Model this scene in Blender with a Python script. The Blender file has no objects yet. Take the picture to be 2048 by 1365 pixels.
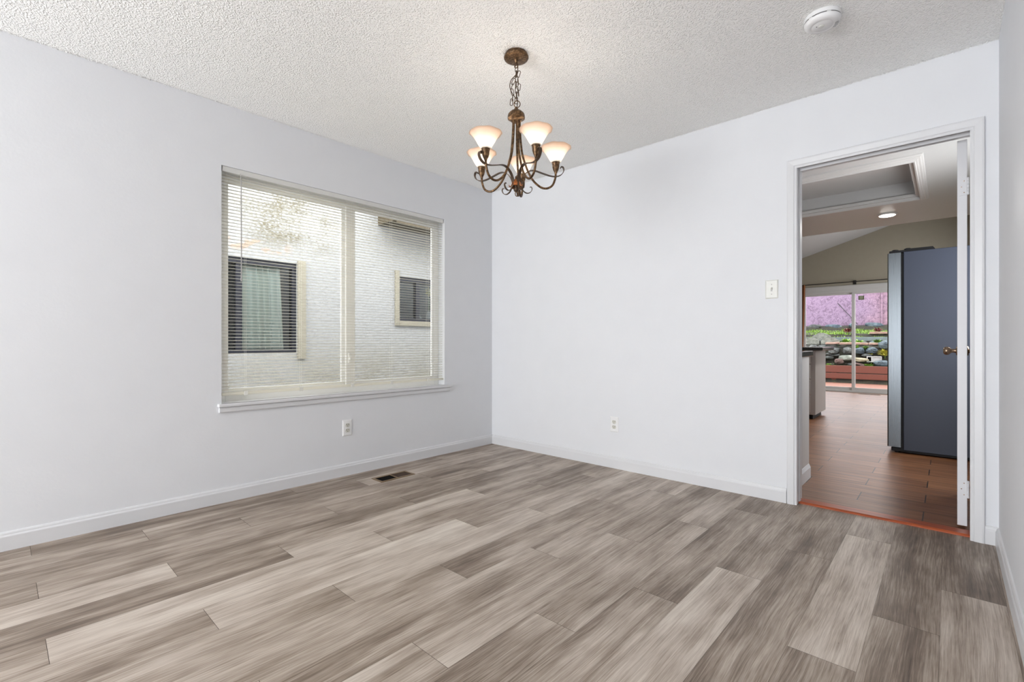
import bpy, bmesh, math, random
from math import sin, cos, pi, radians, sqrt
from mathutils import Vector, Matrix, noise as mnoise

# ------------------------------------------------------------------ camera
S = bpy.context.scene
COL = S.collection
cd = bpy.data.cameras.new('camera')
cam = bpy.data.objects.new('camera', cd)
COL.objects.link(cam)
cam.location = (0, 0, 0.977)
cam.rotation_euler = (pi / 2, 0, math.atan2(0.6766, 0.7364))
cd.sensor_width = 36.0
cd.lens = 948.0 / 2048.0 * 36.0
cd.shift_y = 3.5 / 2048.0
cd.clip_start = 0.02
S.camera = cam

# ------------------------------------------------------------------ world, lights, exposure
W = bpy.data.worlds.new('overcast_sky')
S.world = W
W.use_nodes = True
bg = W.node_tree.nodes['Background']
bg.inputs[0].default_value = (0.98, 0.985, 1.0, 1)
bg.inputs[1].default_value = 5.2


def area_light(name, loc, rot, sx, sy, power, color=(1, 1, 1), spread=None):
    l = bpy.data.lights.new(name, 'AREA')
    l.shape = 'RECTANGLE'
    l.size, l.size_y = sx, sy
    l.energy = power
    l.color = color
    if spread: l.spread = spread
    o = bpy.data.objects.new(name, l)
    o.location = loc
    o.rotation_euler = rot
    COL.objects.link(o)
    return o


# daylight coming through the big front window behind the camera (window_2 in wall_rear)
area_light('front_window_daylight', (-1.725, -3.93, 1.35), (-pi / 2, 0, pi), 2.55, 1.8, 68, (0.92, 0.955, 1.0))
# added lamp aimed up through the same window to brighten the ceiling
area_light('added_ceiling_fill', (-1.725, -4.20, 0.30), (-pi / 2 - radians(35), 0, pi), 2.55, 0.8, 150, (0.93, 0.96, 1.0))
XK_ = 0.46      # right wall of the kitchen
# added lamp outside the added, unseen kitchen window (window_3), brightens the kitchen
area_light('added_kitchen_fill', (XK_ + 0.13, 4.75, 1.5), (0, pi / 2, 0), 1.2, 1.0, 12, (0.94, 0.98, 1.0))
# added lamp at the made-up, unseen side window (window_4), lifts the family room
area_light('added_family_room_fill', (XK_ + 0.13, 9.72, 1.35), (0, pi / 2, 0), 1.9, 1.7, 4, (0.95, 0.98, 1.0))

S.view_settings.view_transform = 'Standard'
S.view_settings.look = 'None'
S.view_settings.gamma = 1
S.view_settings.exposure = 0.34
S.view_settings.use_curve_mapping = False
S.cycles.use_denoising = True
S.cycles.max_bounces = 10
S.cycles.diffuse_bounces = 6
S.cycles.transparent_max_bounces = 16
S.cycles.sample_clamp_indirect = 6


# ------------------------------------------------------------------ material helpers
def srgb(r, g, b):
    f = lambda c: (c / 255 / 12.92) if c / 255 <= 0.04045 else ((c / 255 + 0.055) / 1.055) ** 2.4
    return (f(r), f(g), f(b), 1)


class NT:
    def __init__(s, name):
        s.m = bpy.data.materials.new(name)
        s.m.use_nodes = True
        s.t = s.m.node_tree
        s.n = s.t.nodes
        s.p = s.n['Principled BSDF']
        s.out = s.n['Material Output']

    def new(s, typ, **kw):
        nd = s.n.new(typ)
        for k, v in kw.items(): setattr(nd, k, v)
        return nd

    def link(s, a, b): s.t.links.new(a, b)

    def setv(s, sock, v):
        if hasattr(v, 'is_output') or isinstance(v, bpy.types.NodeSocket): s.link(v, sock)
        else: sock.default_value = v

    def math(s, op, a, b=0.0, c=0.0):
        nd = s.new('ShaderNodeMath', operation=op)
        for i, v in enumerate((a, b, c)): s.setv(nd.inputs[i], v)
        return nd.outputs[0]

    def mix(s, f, a, b, blend='MIX'):
        nd = s.new('ShaderNodeMix', data_type='RGBA', blend_type=blend)
        s.setv(nd.inputs[0], f); s.setv(nd.inputs[6], a); s.setv(nd.inputs[7], b)
        return nd.outputs[2]

    def noise(s, vec, scale, detail=2, rough=0.5, dist=0.0):
        nd = s.new('ShaderNodeTexNoise')
        if vec is not None: s.link(vec, nd.inputs['Vector'])
        nd.inputs['Scale'].default_value = scale
        nd.inputs['Detail'].default_value = detail
        nd.inputs['Roughness'].default_value = rough
        nd.inputs['Distortion'].default_value = dist
        return nd.outputs[0]

    def ramp(s, f, stops, interp='LINEAR'):
        nd = s.new('ShaderNodeValToRGB')
        nd.color_ramp.interpolation = interp
        el = nd.color_ramp.elements
        while len(el) < len(stops): el.new(0.5)
        for e, (p, c) in zip(el, stops):
            e.position = p
            e.color = c if len(c) == 4 else (*c, 1)
        s.link(f, nd.inputs[0])
        return nd.outputs[0]

    def rng(s, v, a, b, c=0.0, d=1.0, smooth=False):
        nd = s.new('ShaderNodeMapRange', interpolation_type='SMOOTHSTEP' if smooth else 'LINEAR')
        s.setv(nd.inputs[0], v)
        for i, x in zip((1, 2, 3, 4), (a, b, c, d)): nd.inputs[i].default_value = x
        return nd.outputs[0]

    def obj(s): return s.new('ShaderNodeTexCoord').outputs['Object']

    def pos(s): return s.new('ShaderNodeNewGeometry').outputs['Position']

    def scale(s, vec, sc, off=(0, 0, 0)):
        nd = s.new('ShaderNodeMapping')
        s.link(vec, nd.inputs[0])
        nd.inputs['Scale'].default_value = sc
        nd.inputs['Location'].default_value = off
        return nd.outputs[0]

    def sep(s, vec):
        nd = s.new('ShaderNodeSeparateXYZ'); s.link(vec, nd.inputs[0]); return nd.outputs

    def comb(s, x, y, z):
        nd = s.new('ShaderNodeCombineXYZ')
        for i, v in enumerate((x, y, z)): s.setv(nd.inputs[i], v)
        return nd.outputs[0]

    def bump(s, h, strength, dist):
        nd = s.new('ShaderNodeBump')
        nd.inputs['Strength'].default_value = strength
        nd.inputs['Distance'].default_value = dist
        s.link(h, nd.inputs['Height'])
        s.link(nd.outputs[0], s.p.inputs['Normal'])

    def base(s, col=None, rough=0.5, metal=0.0, spec=None, **kw):
        if col is not None: s.setv(s.p.inputs['Base Color'], col)
        s.setv(s.p.inputs['Roughness'], rough)
        s.p.inputs['Metallic'].default_value = metal
        if spec is not None: s.p.inputs['Specular IOR Level'].default_value = spec
        for k, v in kw.items(): s.setv(s.p.inputs[k.replace('_', ' ')], v)
        return s


def simple(name, col, rough=0.5, metal=0.0, vary=0.04, scale=20, bump=0.0, spec=None):
    """plain material with a little procedural mottling"""
    t = NT(name)
    n = t.noise(t.pos(), scale, 3)
    c2 = tuple(max(0, x * (1 - vary * 2)) for x in col[:3]) + (1,)
    c3 = tuple(min(1, x * (1 + vary)) for x in col[:3]) + (1,)
    t.base(t.mix(n, c2, c3), rough, metal, spec)
    if bump: t.bump(n, bump, 0.003)
    return t.m


M = {}

t = NT('painted_wall')
n = t.noise(t.pos(), 55, 3, 0.6)
n2 = t.noise(t.pos(), 7, 2)
t.base(t.mix(n2, (0.712, 0.724, 0.748, 1), (0.74, 0.752, 0.775, 1)), 0.6, spec=0.25)
t.bump(n, 0.16, 0.003)
M['wall'] = t.m

t = NT('popcorn_ceiling')
p = t.pos()
v = t.new('ShaderNodeTexVoronoi', feature='F1')
wv_ = t.new('ShaderNodeVectorMath', operation='MULTIPLY_ADD')
nw = t.new('ShaderNodeTexNoise'); t.link(p, nw.inputs['Vector']); nw.inputs['Scale'].default_value = 60
t.link(nw.outputs['Color'], wv_.inputs[0]); wv_.inputs[1].default_value = (0.010, 0.010, 0.010); t.link(p, wv_.inputs[2])
t.link(wv_.outputs[0], v.inputs['Vector']); v.inputs['Scale'].default_value = 118
big = t.noise(p, 95, 2, 0.5)
lumps = t.math('MULTIPLY', t.rng(v.outputs['Distance'], 0.75, 0.15, 0, 1, True), t.rng(big, 0.40, 0.60, 0.25, 1))
n = t.noise(p, 260, 2, 0.6)
h = t.math('ADD', lumps, t.math('MULTIPLY', n, 0.45))
t.base((0.94, 0.94, 0.925, 1), 0.9, spec=0.1)
t.bump(h, 0.8, 0.0045)
M['popcorn'] = t.m

M['trim'] = simple('white_trim_paint', (0.68, 0.685, 0.70, 1), 0.35, vary=0.01, scale=9)
M['door_paint'] = simple('white_door_paint', (0.68, 0.685, 0.71, 1), 0.35, vary=0.015, scale=12)
M['plastic_white'] = simple('white_plastic', (0.80, 0.80, 0.80, 1), 0.35, vary=0.01)
M['plastic_ivory'] = simple('ivory_plastic', (0.70, 0.70, 0.66, 1), 0.35, vary=0.01)
M['socket'] = simple('socket_face_plastic', (0.62, 0.61, 0.55, 1), 0.4, vary=0.02)
M['slot'] = simple('dark_slot', (0.02, 0.02, 0.02, 1), 0.6)
M['vinyl'] = simple('white_vinyl_frame', (0.92, 0.92, 0.90, 1), 0.35, vary=0.01)
t = NT('cream_blind_slat')
t.base((0.90, 0.885, 0.82, 1), 0.4)
tl = t.new('ShaderNodeBsdfTranslucent'); tl.inputs[0].default_value = (0.92, 0.90, 0.82, 1)
mx = t.new('ShaderNodeMixShader'); mx.inputs[0].default_value = 0.62
t.link(t.p.outputs[0], mx.inputs[1]); t.link(tl.outputs[0], mx.inputs[2]); t.link(mx.outputs[0], t.out.inputs[0])
M['blind'] = t.m
M['headrail'] = simple('painted_headrail', (0.66, 0.66, 0.64, 1), 0.45, vary=0.01)
M['wand'] = simple('grey_plastic_wand', (0.36, 0.35, 0.34, 1), 0.2, vary=0.02)
M['cord'] = simple('white_cord', (0.78, 0.77, 0.72, 1), 0.7)

# vinyl plank floor: per plank tone and offset come from mesh attributes
t = NT('vinyl_planks')
p = t.pos()
at = t.new('ShaderNodeAttribute', attribute_name='tone')
ao = t.new('ShaderNodeAttribute', attribute_name='shift')
va = t.new('ShaderNodeVectorMath', operation='ADD')
t.link(p, va.inputs[0]); t.link(ao.outputs['Vector'], va.inputs[1])
q = va.outputs[0]
warp = t.noise(t.scale(q, (3, 1.3, 1)), 1.0, 2)
sx = t.sep(q)
xw = t.math('ADD', sx[0], t.math('MULTIPLY', warp, 0.05))
qw = t.comb(xw, sx[1], sx[2])
broad = t.noise(t.scale(qw, (15, 1.1, 1)), 1.0, 3, 0.55)
cloud = t.noise(t.scale(q, (7, 2.6, 1), (3, 7, 1)), 1.0, 3, 0.6)
streak = t.noise(t.scale(qw, (60, 2.2, 1)), 1.0, 3, 0.6)
fine = t.noise(t.scale(qw, (300, 7, 1)), 1.0, 3, 0.7)
ring = t.new('ShaderNodeTexWave', wave_type='BANDS', bands_direction='X')
t.link(t.scale(qw, (26, 0.8, 1)), ring.inputs['Vector'])
ring.inputs['Scale'].default_value = 1.0; ring.inputs['Distortion'].default_value = 9.0
ring.inputs['Detail'].default_value = 2; ring.inputs['Detail Scale'].default_value = 0.7
v = t.math('MULTIPLY_ADD', t.math('SUBTRACT', broad, 0.5), 0.85, at.outputs['Fac'])
v = t.math('MULTIPLY_ADD', t.math('SUBTRACT', cloud, 0.5), 0.70, v)
v = t.math('MULTIPLY_ADD', t.math('SUBTRACT', streak, 0.5), 0.36, v)
v = t.math('MULTIPLY_ADD', t.math('SUBTRACT', fine, 0.5), 0.75, v)
v = t.math('MULTIPLY_ADD', t.math('SUBTRACT', ring.outputs['Fac'], 0.5), 0.05, v)
crack = t.noise(t.scale(qw, (42, 3.5, 1), (9, 2, 4)), 1.0, 4, 0.7, 0.6)
v = t.math('SUBTRACT', v, t.rng(crack, 0.70, 0.78, 0.0, 0.30))
col = t.ramp(v, [(0.0, srgb(80, 66, 56)), (0.28, srgb(120, 105, 92)), (0.5, srgb(160, 146, 133)),
                 (0.72, srgb(190, 178, 166)), (1.0, srgb(217, 208, 196))])
t.base(col, 0.42, spec=0.35)
t.bump(fine, 0.12, 0.002)
M['plank'] = t.m
M['gap'] = simple('plank_gap', srgb(70, 60, 54), 0.8)

# kitchen wood-look tile
t = NT('wood_tile')
p = t.pos()
b = t.new('ShaderNodeTexBrick')
b.offset = 0.5; b.offset_frequency = 2; b.squash = 1.0
b.inputs['Scale'].default_value = 1.0
b.inputs['Brick Width'].default_value = 0.627
b.inputs['Row Height'].default_value = 0.2055
b.inputs['Mortar Size'].default_value = 0.0030
b.inputs['Mortar Smooth'].default_value = 0.0
b.inputs['Bias'].default_value = 0.0
b.inputs['Color1'].default_value = (0, 0, 0, 1); b.inputs['Color2'].default_value = (1, 1, 1, 1)
t.link(t.scale(p, (1, 1, 1), (0.415 + 0.627 * 10, -3.42 + 0.2055 * 20, 0)), b.inputs['Vector'])
rnd = b.outputs['Color']
sx = t.sep(p)
rx = t.math('MULTIPLY', t.sep(rnd)[0], 7.0)
q = t.comb(t.math('ADD', sx[0], rx), sx[1], rx)
g1 = t.noise(t.scale(q, (2.2, 26, 1)), 1.0, 4, 0.6, 0.5)
g2 = t.noise(t.scale(q, (8, 160, 1)), 1.0, 3, 0.6)
v = t.math('ADD', t.math('MULTIPLY', g1, 0.75), t.math('MULTIPLY', g2, 0.25))
v = t.math('MULTIPLY_ADD', t.math('SUBTRACT', t.sep(rnd)[0], 0.5), 0.14, v)
col = t.ramp(v, [(0.25, srgb(76, 45, 26)), (0.45, srgb(110, 70, 43)), (0.6, srgb(136, 92, 60)), (0.8, srgb(162, 118, 82))])
col = t.mix(b.outputs['Fac'], col, srgb(34, 24, 19))
t.base(col, t.rng(g2, 0.3, 0.7, 0.34, 0.44), spec=0.68)
t.bump(t.math('SUBTRACT', t.math('MULTIPLY', g2, 0.15), b.outputs['Fac']), 0.3, 0.002)
M['tile'] = t.m

t = NT('cherry_threshold')
g = t.noise(t.scale(t.pos(), (3, 60, 60)), 1.0, 4, 0.6, 0.4)
t.base(t.ramp(g, [(0.3, srgb(120, 48, 18)), (0.6, srgb(168, 78, 34)), (0.8, srgb(190, 98, 48))]), 0.3)
M['cherry'] = t.m

# aged bronze of the chandelier
t = NT('aged_bronze')
n = t.noise(t.pos(), 90, 4, 0.65)
t.base(t.ramp(n, [(0.3, srgb(50, 38, 27)), (0.5, srgb(94, 71, 49)), (0.66, srgb(142, 112, 80)), (0.8, srgb(186, 156, 122))]), 0.42, 0.75)
t.bump(n, 0.2, 0.002)
M['bronze'] = t.m
M['copper_leaf'] = simple('copper_leaf', srgb(170, 105, 60), 0.35, 0.8, vary=0.2, scale=80)
M['dark_bronze'] = simple('dark_bronze', srgb(88, 71, 56), 0.42, 0.6, vary=0.15, scale=60)

t = NT('frosted_peach_glass')
tl = t.new('ShaderNodeBsdfTranslucent')
df = t.new('ShaderNodeBsdfDiffuse')
gl = t.new('ShaderNodeBsdfGlossy')
gl.inputs['Roughness'].default_value = 0.35
ob = t.sep(t.obj())
f = t.rng(t.math('ADD', ob[2], t.math('MULTIPLY', t.noise(t.obj(), 30, 3), 0.02)), 1.945, 1.985)
c = t.mix(f, (0.95, 0.91, 0.86, 1), (0.95, 0.80, 0.68, 1))
t.link(c, tl.inputs[0]); t.link(c, df.inputs[0])
m1 = t.new('ShaderNodeMixShader'); m1.inputs[0].default_value = 0.25
t.link(tl.outputs[0], m1.inputs[1]); t.link(df.outputs[0], m1.inputs[2])
m2 = t.new('ShaderNodeMixShader'); m2.inputs[0].default_value = 0.05
t.link(m1.outputs[0], m2.inputs[1]); t.link(gl.outputs[0], m2.inputs[2])
t.link(m2.outputs[0], t.out.inputs[0])
M['shade'] = t.m


def emit(name, col, strength):
    t = NT(name)
    e = t.new('ShaderNodeEmission')
    e.inputs[0].default_value = col
    e.inputs[1].default_value = strength
    t.link(e.outputs[0], t.out.inputs[0])
    return t.m


M['bulb'] = emit('lit_bulb', (1.0, 0.91, 0.80, 1), 42)
M['led'] = emit('lit_led_disc', (1.0, 0.96, 0.90, 1), 15)


def glass(name, tint, refl=1.0):
    t = NT(name)
    tr = t.new('ShaderNodeBsdfTransparent'); tr.inputs[0].default_value = tint
    gl = t.new('ShaderNodeBsdfGlossy'); gl.inputs['Roughness'].default_value = 0.01
    fr = t.new('ShaderNodeFresnel'); fr.inputs[0].default_value = 1.45
    mx = t.new('ShaderNodeMixShader')
    t.link(t.math('MULTIPLY', fr.outputs[0], refl), mx.inputs[0])
    t.link(tr.outputs[0], mx.inputs[1]); t.link(gl.outputs[0], mx.inputs[2])
    t.link(mx.outputs[0], t.out.inputs[0])
    return t.m


M['glass'] = glass('window_glass', (0.985, 0.985, 0.985, 1), 0.5)
M['glass_dark'] = glass('neighbour_glass', (0.88, 0.93, 0.94, 1), 1.4)

# kitchen
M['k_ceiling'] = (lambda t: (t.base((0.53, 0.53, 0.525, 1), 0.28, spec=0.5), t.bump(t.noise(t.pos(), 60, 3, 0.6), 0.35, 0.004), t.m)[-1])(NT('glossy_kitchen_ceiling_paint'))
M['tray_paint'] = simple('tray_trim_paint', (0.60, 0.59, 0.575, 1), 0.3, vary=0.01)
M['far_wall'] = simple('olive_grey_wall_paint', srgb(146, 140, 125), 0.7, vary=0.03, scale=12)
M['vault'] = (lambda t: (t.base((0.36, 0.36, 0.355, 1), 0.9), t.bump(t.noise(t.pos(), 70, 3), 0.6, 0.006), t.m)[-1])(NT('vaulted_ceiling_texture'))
M['cabinet'] = simple('grey_white_cabinet_paint', (0.50, 0.485, 0.475, 1), 0.4, vary=0.015)
t = NT('black_granite')
v = t.new('ShaderNodeTexVoronoi'); v.inputs['Scale'].default_value = 140
t.link(t.pos(), v.inputs['Vector'])
t.base(t.ramp(v.outputs['Distance'], [(0.1, (0.06, 0.065, 0.055, 1)), (0.45, (0.012, 0.012, 0.012, 1))]), 0.12)
M['granite'] = t.m
t = NT('slate_fridge_paint')
n = t.noise(t.pos(), 260, 3, 0.6)
t.base(t.mix(n, (0.020, 0.026, 0.043, 1), (0.027, 0.034, 0.055, 1)), 0.42, 0.0, spec=0.4)
t.bump(n, 0.15, 0.001)
M['fridge'] = t.m
t = NT('brushed_stainless')
n = t.noise(t.scale(t.pos(), (500, 500, 2)), 1.0, 1)
t.base((0.115, 0.127, 0.137, 1), t.rng(n, 0.3, 0.7, 0.25, 0.28), 1.0)
M['steel'] = t.m
M['black'] = simple('black_plastic', (0.008, 0.008, 0.009, 1), 0.55, spec=0.25)
M['nickel'] = simple('antique_nickel', srgb(150, 128, 108), 0.25, 0.95, vary=0.05, scale=60)
M['iron'] = simple('black_iron', (0.015, 0.014, 0.013, 1), 0.45, 0.4)
M['alu'] = simple('white_aluminium_frame', (0.46, 0.46, 0.45, 1), 0.4, vary=0.01)
t = NT('brown_curtain_cloth')
n = t.noise(t.scale(t.pos(), (500, 500, 500)), 1.0, 2)
t.base(t.mix(n, srgb(92, 52, 26), srgb(140, 88, 48)), 0.85)
M['curtain'] = t.m
M['brass_vent'] = simple('brown_metal_vent', srgb(132, 108, 78), 0.4, 0.5, vary=0.08, scale=50)
M['vent_dark'] = simple('vent_louver_brown', srgb(66, 46, 30), 0.5, 0.3, vary=0.1)
M['duct_shade'] = simple('duct_shadow', (0.01, 0.009, 0.008, 1), 0.8)

# outdoors
OUT = 0.5


def out(r, g, b):
    c = srgb(r, g, b)
    return (c[0] * OUT, c[1] * OUT, c[2] * OUT, 1)


t = NT('stained_stucco')
p = t.pos()
s_ = t.sep(p)
y, z = s_[1], s_[2]
lump = t.noise(p, 28, 4, 0.6)
speck = t.noise(t.scale(p, (1, 1, 1.8)), 38, 5, 0.75)
blot = t.noise(t.scale(p, (1, 1, 1.5), (3, 1, 2)), 2.6, 3, 0.55)


def band(v, a, b, c, d): return t.math('MULTIPLY', t.rng(v, a, b, 0, 1, True), t.rng(v, c, d, 1, 0, True))


upper = t.math('MULTIPLY', band(y, 1.3, 1.8, 2.35, 2.7), band(z, 1.85, 2.1, 2.5, 2.9))
lower = t.math('MULTIPLY', band(y, 0.8, 1.2, 3.0, 3.6), t.rng(z, 0.35, 0.85, 1, 0, True))
msk = t.math('MAXIMUM', upper, t.math('MULTIPLY', lower, 0.8))
dirt = t.math('MULTIPLY', msk, t.rng(t.math('MULTIPLY', speck, t.math('ADD', blot, 0.45)), 0.44, 0.56, 0, 1))
col = t.mix(lump, out(214, 216, 215), out(230, 232, 231))
yel = t.math('MULTIPLY', t.rng(z, 0.3, 1.2, 0.65, 0, True), t.rng(blot, 0.35, 0.7, 0.3, 1))
col = t.mix(yel, col, out(214, 207, 176))
col = t.mix(t.math('MULTIPLY', dirt, 0.85), col, out(140, 130, 92))
sal = t.math('MULTIPLY', t.math('MULTIPLY', band(y, 1.3, 1.45, 1.95, 2.1), band(z, 1.86, 1.9, 1.97, 2.0)), t.rng(t.noise(t.scale(p, (1, 1, 1.6), (9, 4, 0)), 5.0, 2), 0.47, 0.53))
col = t.mix(t.math('MULTIPLY', sal, 0.8), col, out(238, 205, 178))
t.base(col, 0.9, spec=0.1)
t.bump(lump, 0.5, 0.02)
M['stucco'] = t.m
M['tan_trim'] = simple('tan_board_trim', out(204, 198, 176), 0.7, vary=0.05, scale=25)
M['navy'] = simple('dark_navy_frame', out(40, 44, 58), 0.4)
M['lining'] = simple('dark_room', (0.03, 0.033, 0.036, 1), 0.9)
t = NT('pale_green_drape')
t.base(t.mix(t.noise(t.scale(t.pos(), (10, 60, 1)), 1.0, 3), srgb(216, 216, 204), srgb(240, 240, 230)), 0.85)
M['drape'] = t.m
M['eave'] = simple('brown_eave_paint', out(112, 98, 70), 0.7, vary=0.2, scale=10)
M['yellow'] = simple('yellow_petal', out(225, 205, 70), 0.6)
M['ceramic'] = simple('white_ceramic', out(225, 225, 225), 0.3)
M['conc_path'] = simple('grey_path_concrete', out(168, 166, 158), 0.9, vary=0.12, scale=6)

t = NT('weathered_pink_wall')
p = t.pos()
s_ = t.sep(p)
lo = t.noise(p, 1.2, 3)
hue = t.rng(t.math('ADD', s_[0], t.math('MULTIPLY', lo, 1.2)), -1.6, 0.0, 0, 1, True)
col = t.mix(hue, out(164, 138, 168), out(192, 150, 160))
hi = t.noise(t.scale(p, (1, 1, 0.8)), 12, 6, 0.72, 0.8)
hi2 = t.noise(t.scale(p, (1, 1, 0.9), (4, 0, 7)), 30, 6, 0.75, 1.2)
streak = t.rng(t.math('MAXIMUM', hi, t.math('SUBTRACT', hi2, 0.02)), 0.505, 0.575)
patch = t.rng(t.math('ADD', t.noise(p, 1.1, 3), t.math('MULTIPLY', hue, 0.08)), 0.32, 0.50)
col = t.mix(t.math('MULTIPLY', t.math('MULTIPLY', streak, patch), 0.6), col, out(92, 68, 92))
col = t.mix(t.rng(hi2, 0.42, 0.30, 0, 0.6), col, out(238, 212, 224))
t.base(col, 0.9)
t.bump(hi, 0.5, 0.03)
M['pink'] = t.m


def rockmat(name, a, b, c):
    t = NT(name)
    p = t.pos()
    n = t.noise(p, 9, 5, 0.65)
    n2 = t.noise(p, 40, 4, 0.7)
    v = t.math('ADD', t.math('MULTIPLY', n, 0.7), t.math('MULTIPLY', n2, 0.3))
    t.base(t.ramp(v, [(0.32, a), (0.5, b), (0.68, c)]), 0.85)
    t.bump(v, 0.8, 0.04)
    return t.m


M['rock'] = rockmat('grey_rock', out(38, 42, 42), out(78, 83, 82), out(140, 145, 140))
M['rock_blue'] = rockmat('blue_grey_rock', out(44, 56, 66), out(82, 100, 112), out(146, 162, 168))
M['rock_red'] = rockmat('red_brown_rock', out(64, 44, 42), out(104, 78, 72), out(148, 122, 112))
M['rock_beige'] = rockmat('beige_stone', out(140, 130, 104), out(186, 176, 146), out(216, 208, 182))
M['rock_pale'] = rockmat('pale_green_rock', out(120, 128, 116), out(170, 178, 166), out(206, 210, 200))
M['paver'] = rockmat('pink_paver', out(140, 108, 96), out(186, 150, 134), out(212, 186, 170))
M['concrete'] = rockmat('weathered_concrete', out(96, 100, 92), out(146, 150, 140), out(176, 180, 170))
M['soil'] = rockmat('garden_soil', out(24, 22, 16), out(46, 44, 32), out(78, 78, 50))
M['board_grey'] = simple('blue_grey_board', out(128, 142, 144), 0.8, vary=0.15, scale=12)
M['red_wood'] = simple('red_stained_wood', out(138, 74, 58), 0.6, vary=0.08, scale=14)
M['deck_wood'] = simple('faded_red_decking', out(160, 108, 88), 0.7, vary=0.1, scale=8)
for nm, a, b in (('leaf', (70, 120, 30), (140, 190, 60)), ('leaf_light', (120, 175, 40), (180, 220, 90)),
                 ('leaf_yellow', (190, 190, 40), (235, 225, 100)), ('leaf_red', (110, 40, 40), (160, 70, 70)),
                 ('grass', (96, 150, 30), (170, 210, 60))):
    t = NT(nm + '_foliage')
    t.base(t.mix(t.noise(t.pos(), 30, 3), out(*a), out(*b)), 0.6)
    M[nm] = t.m


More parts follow.
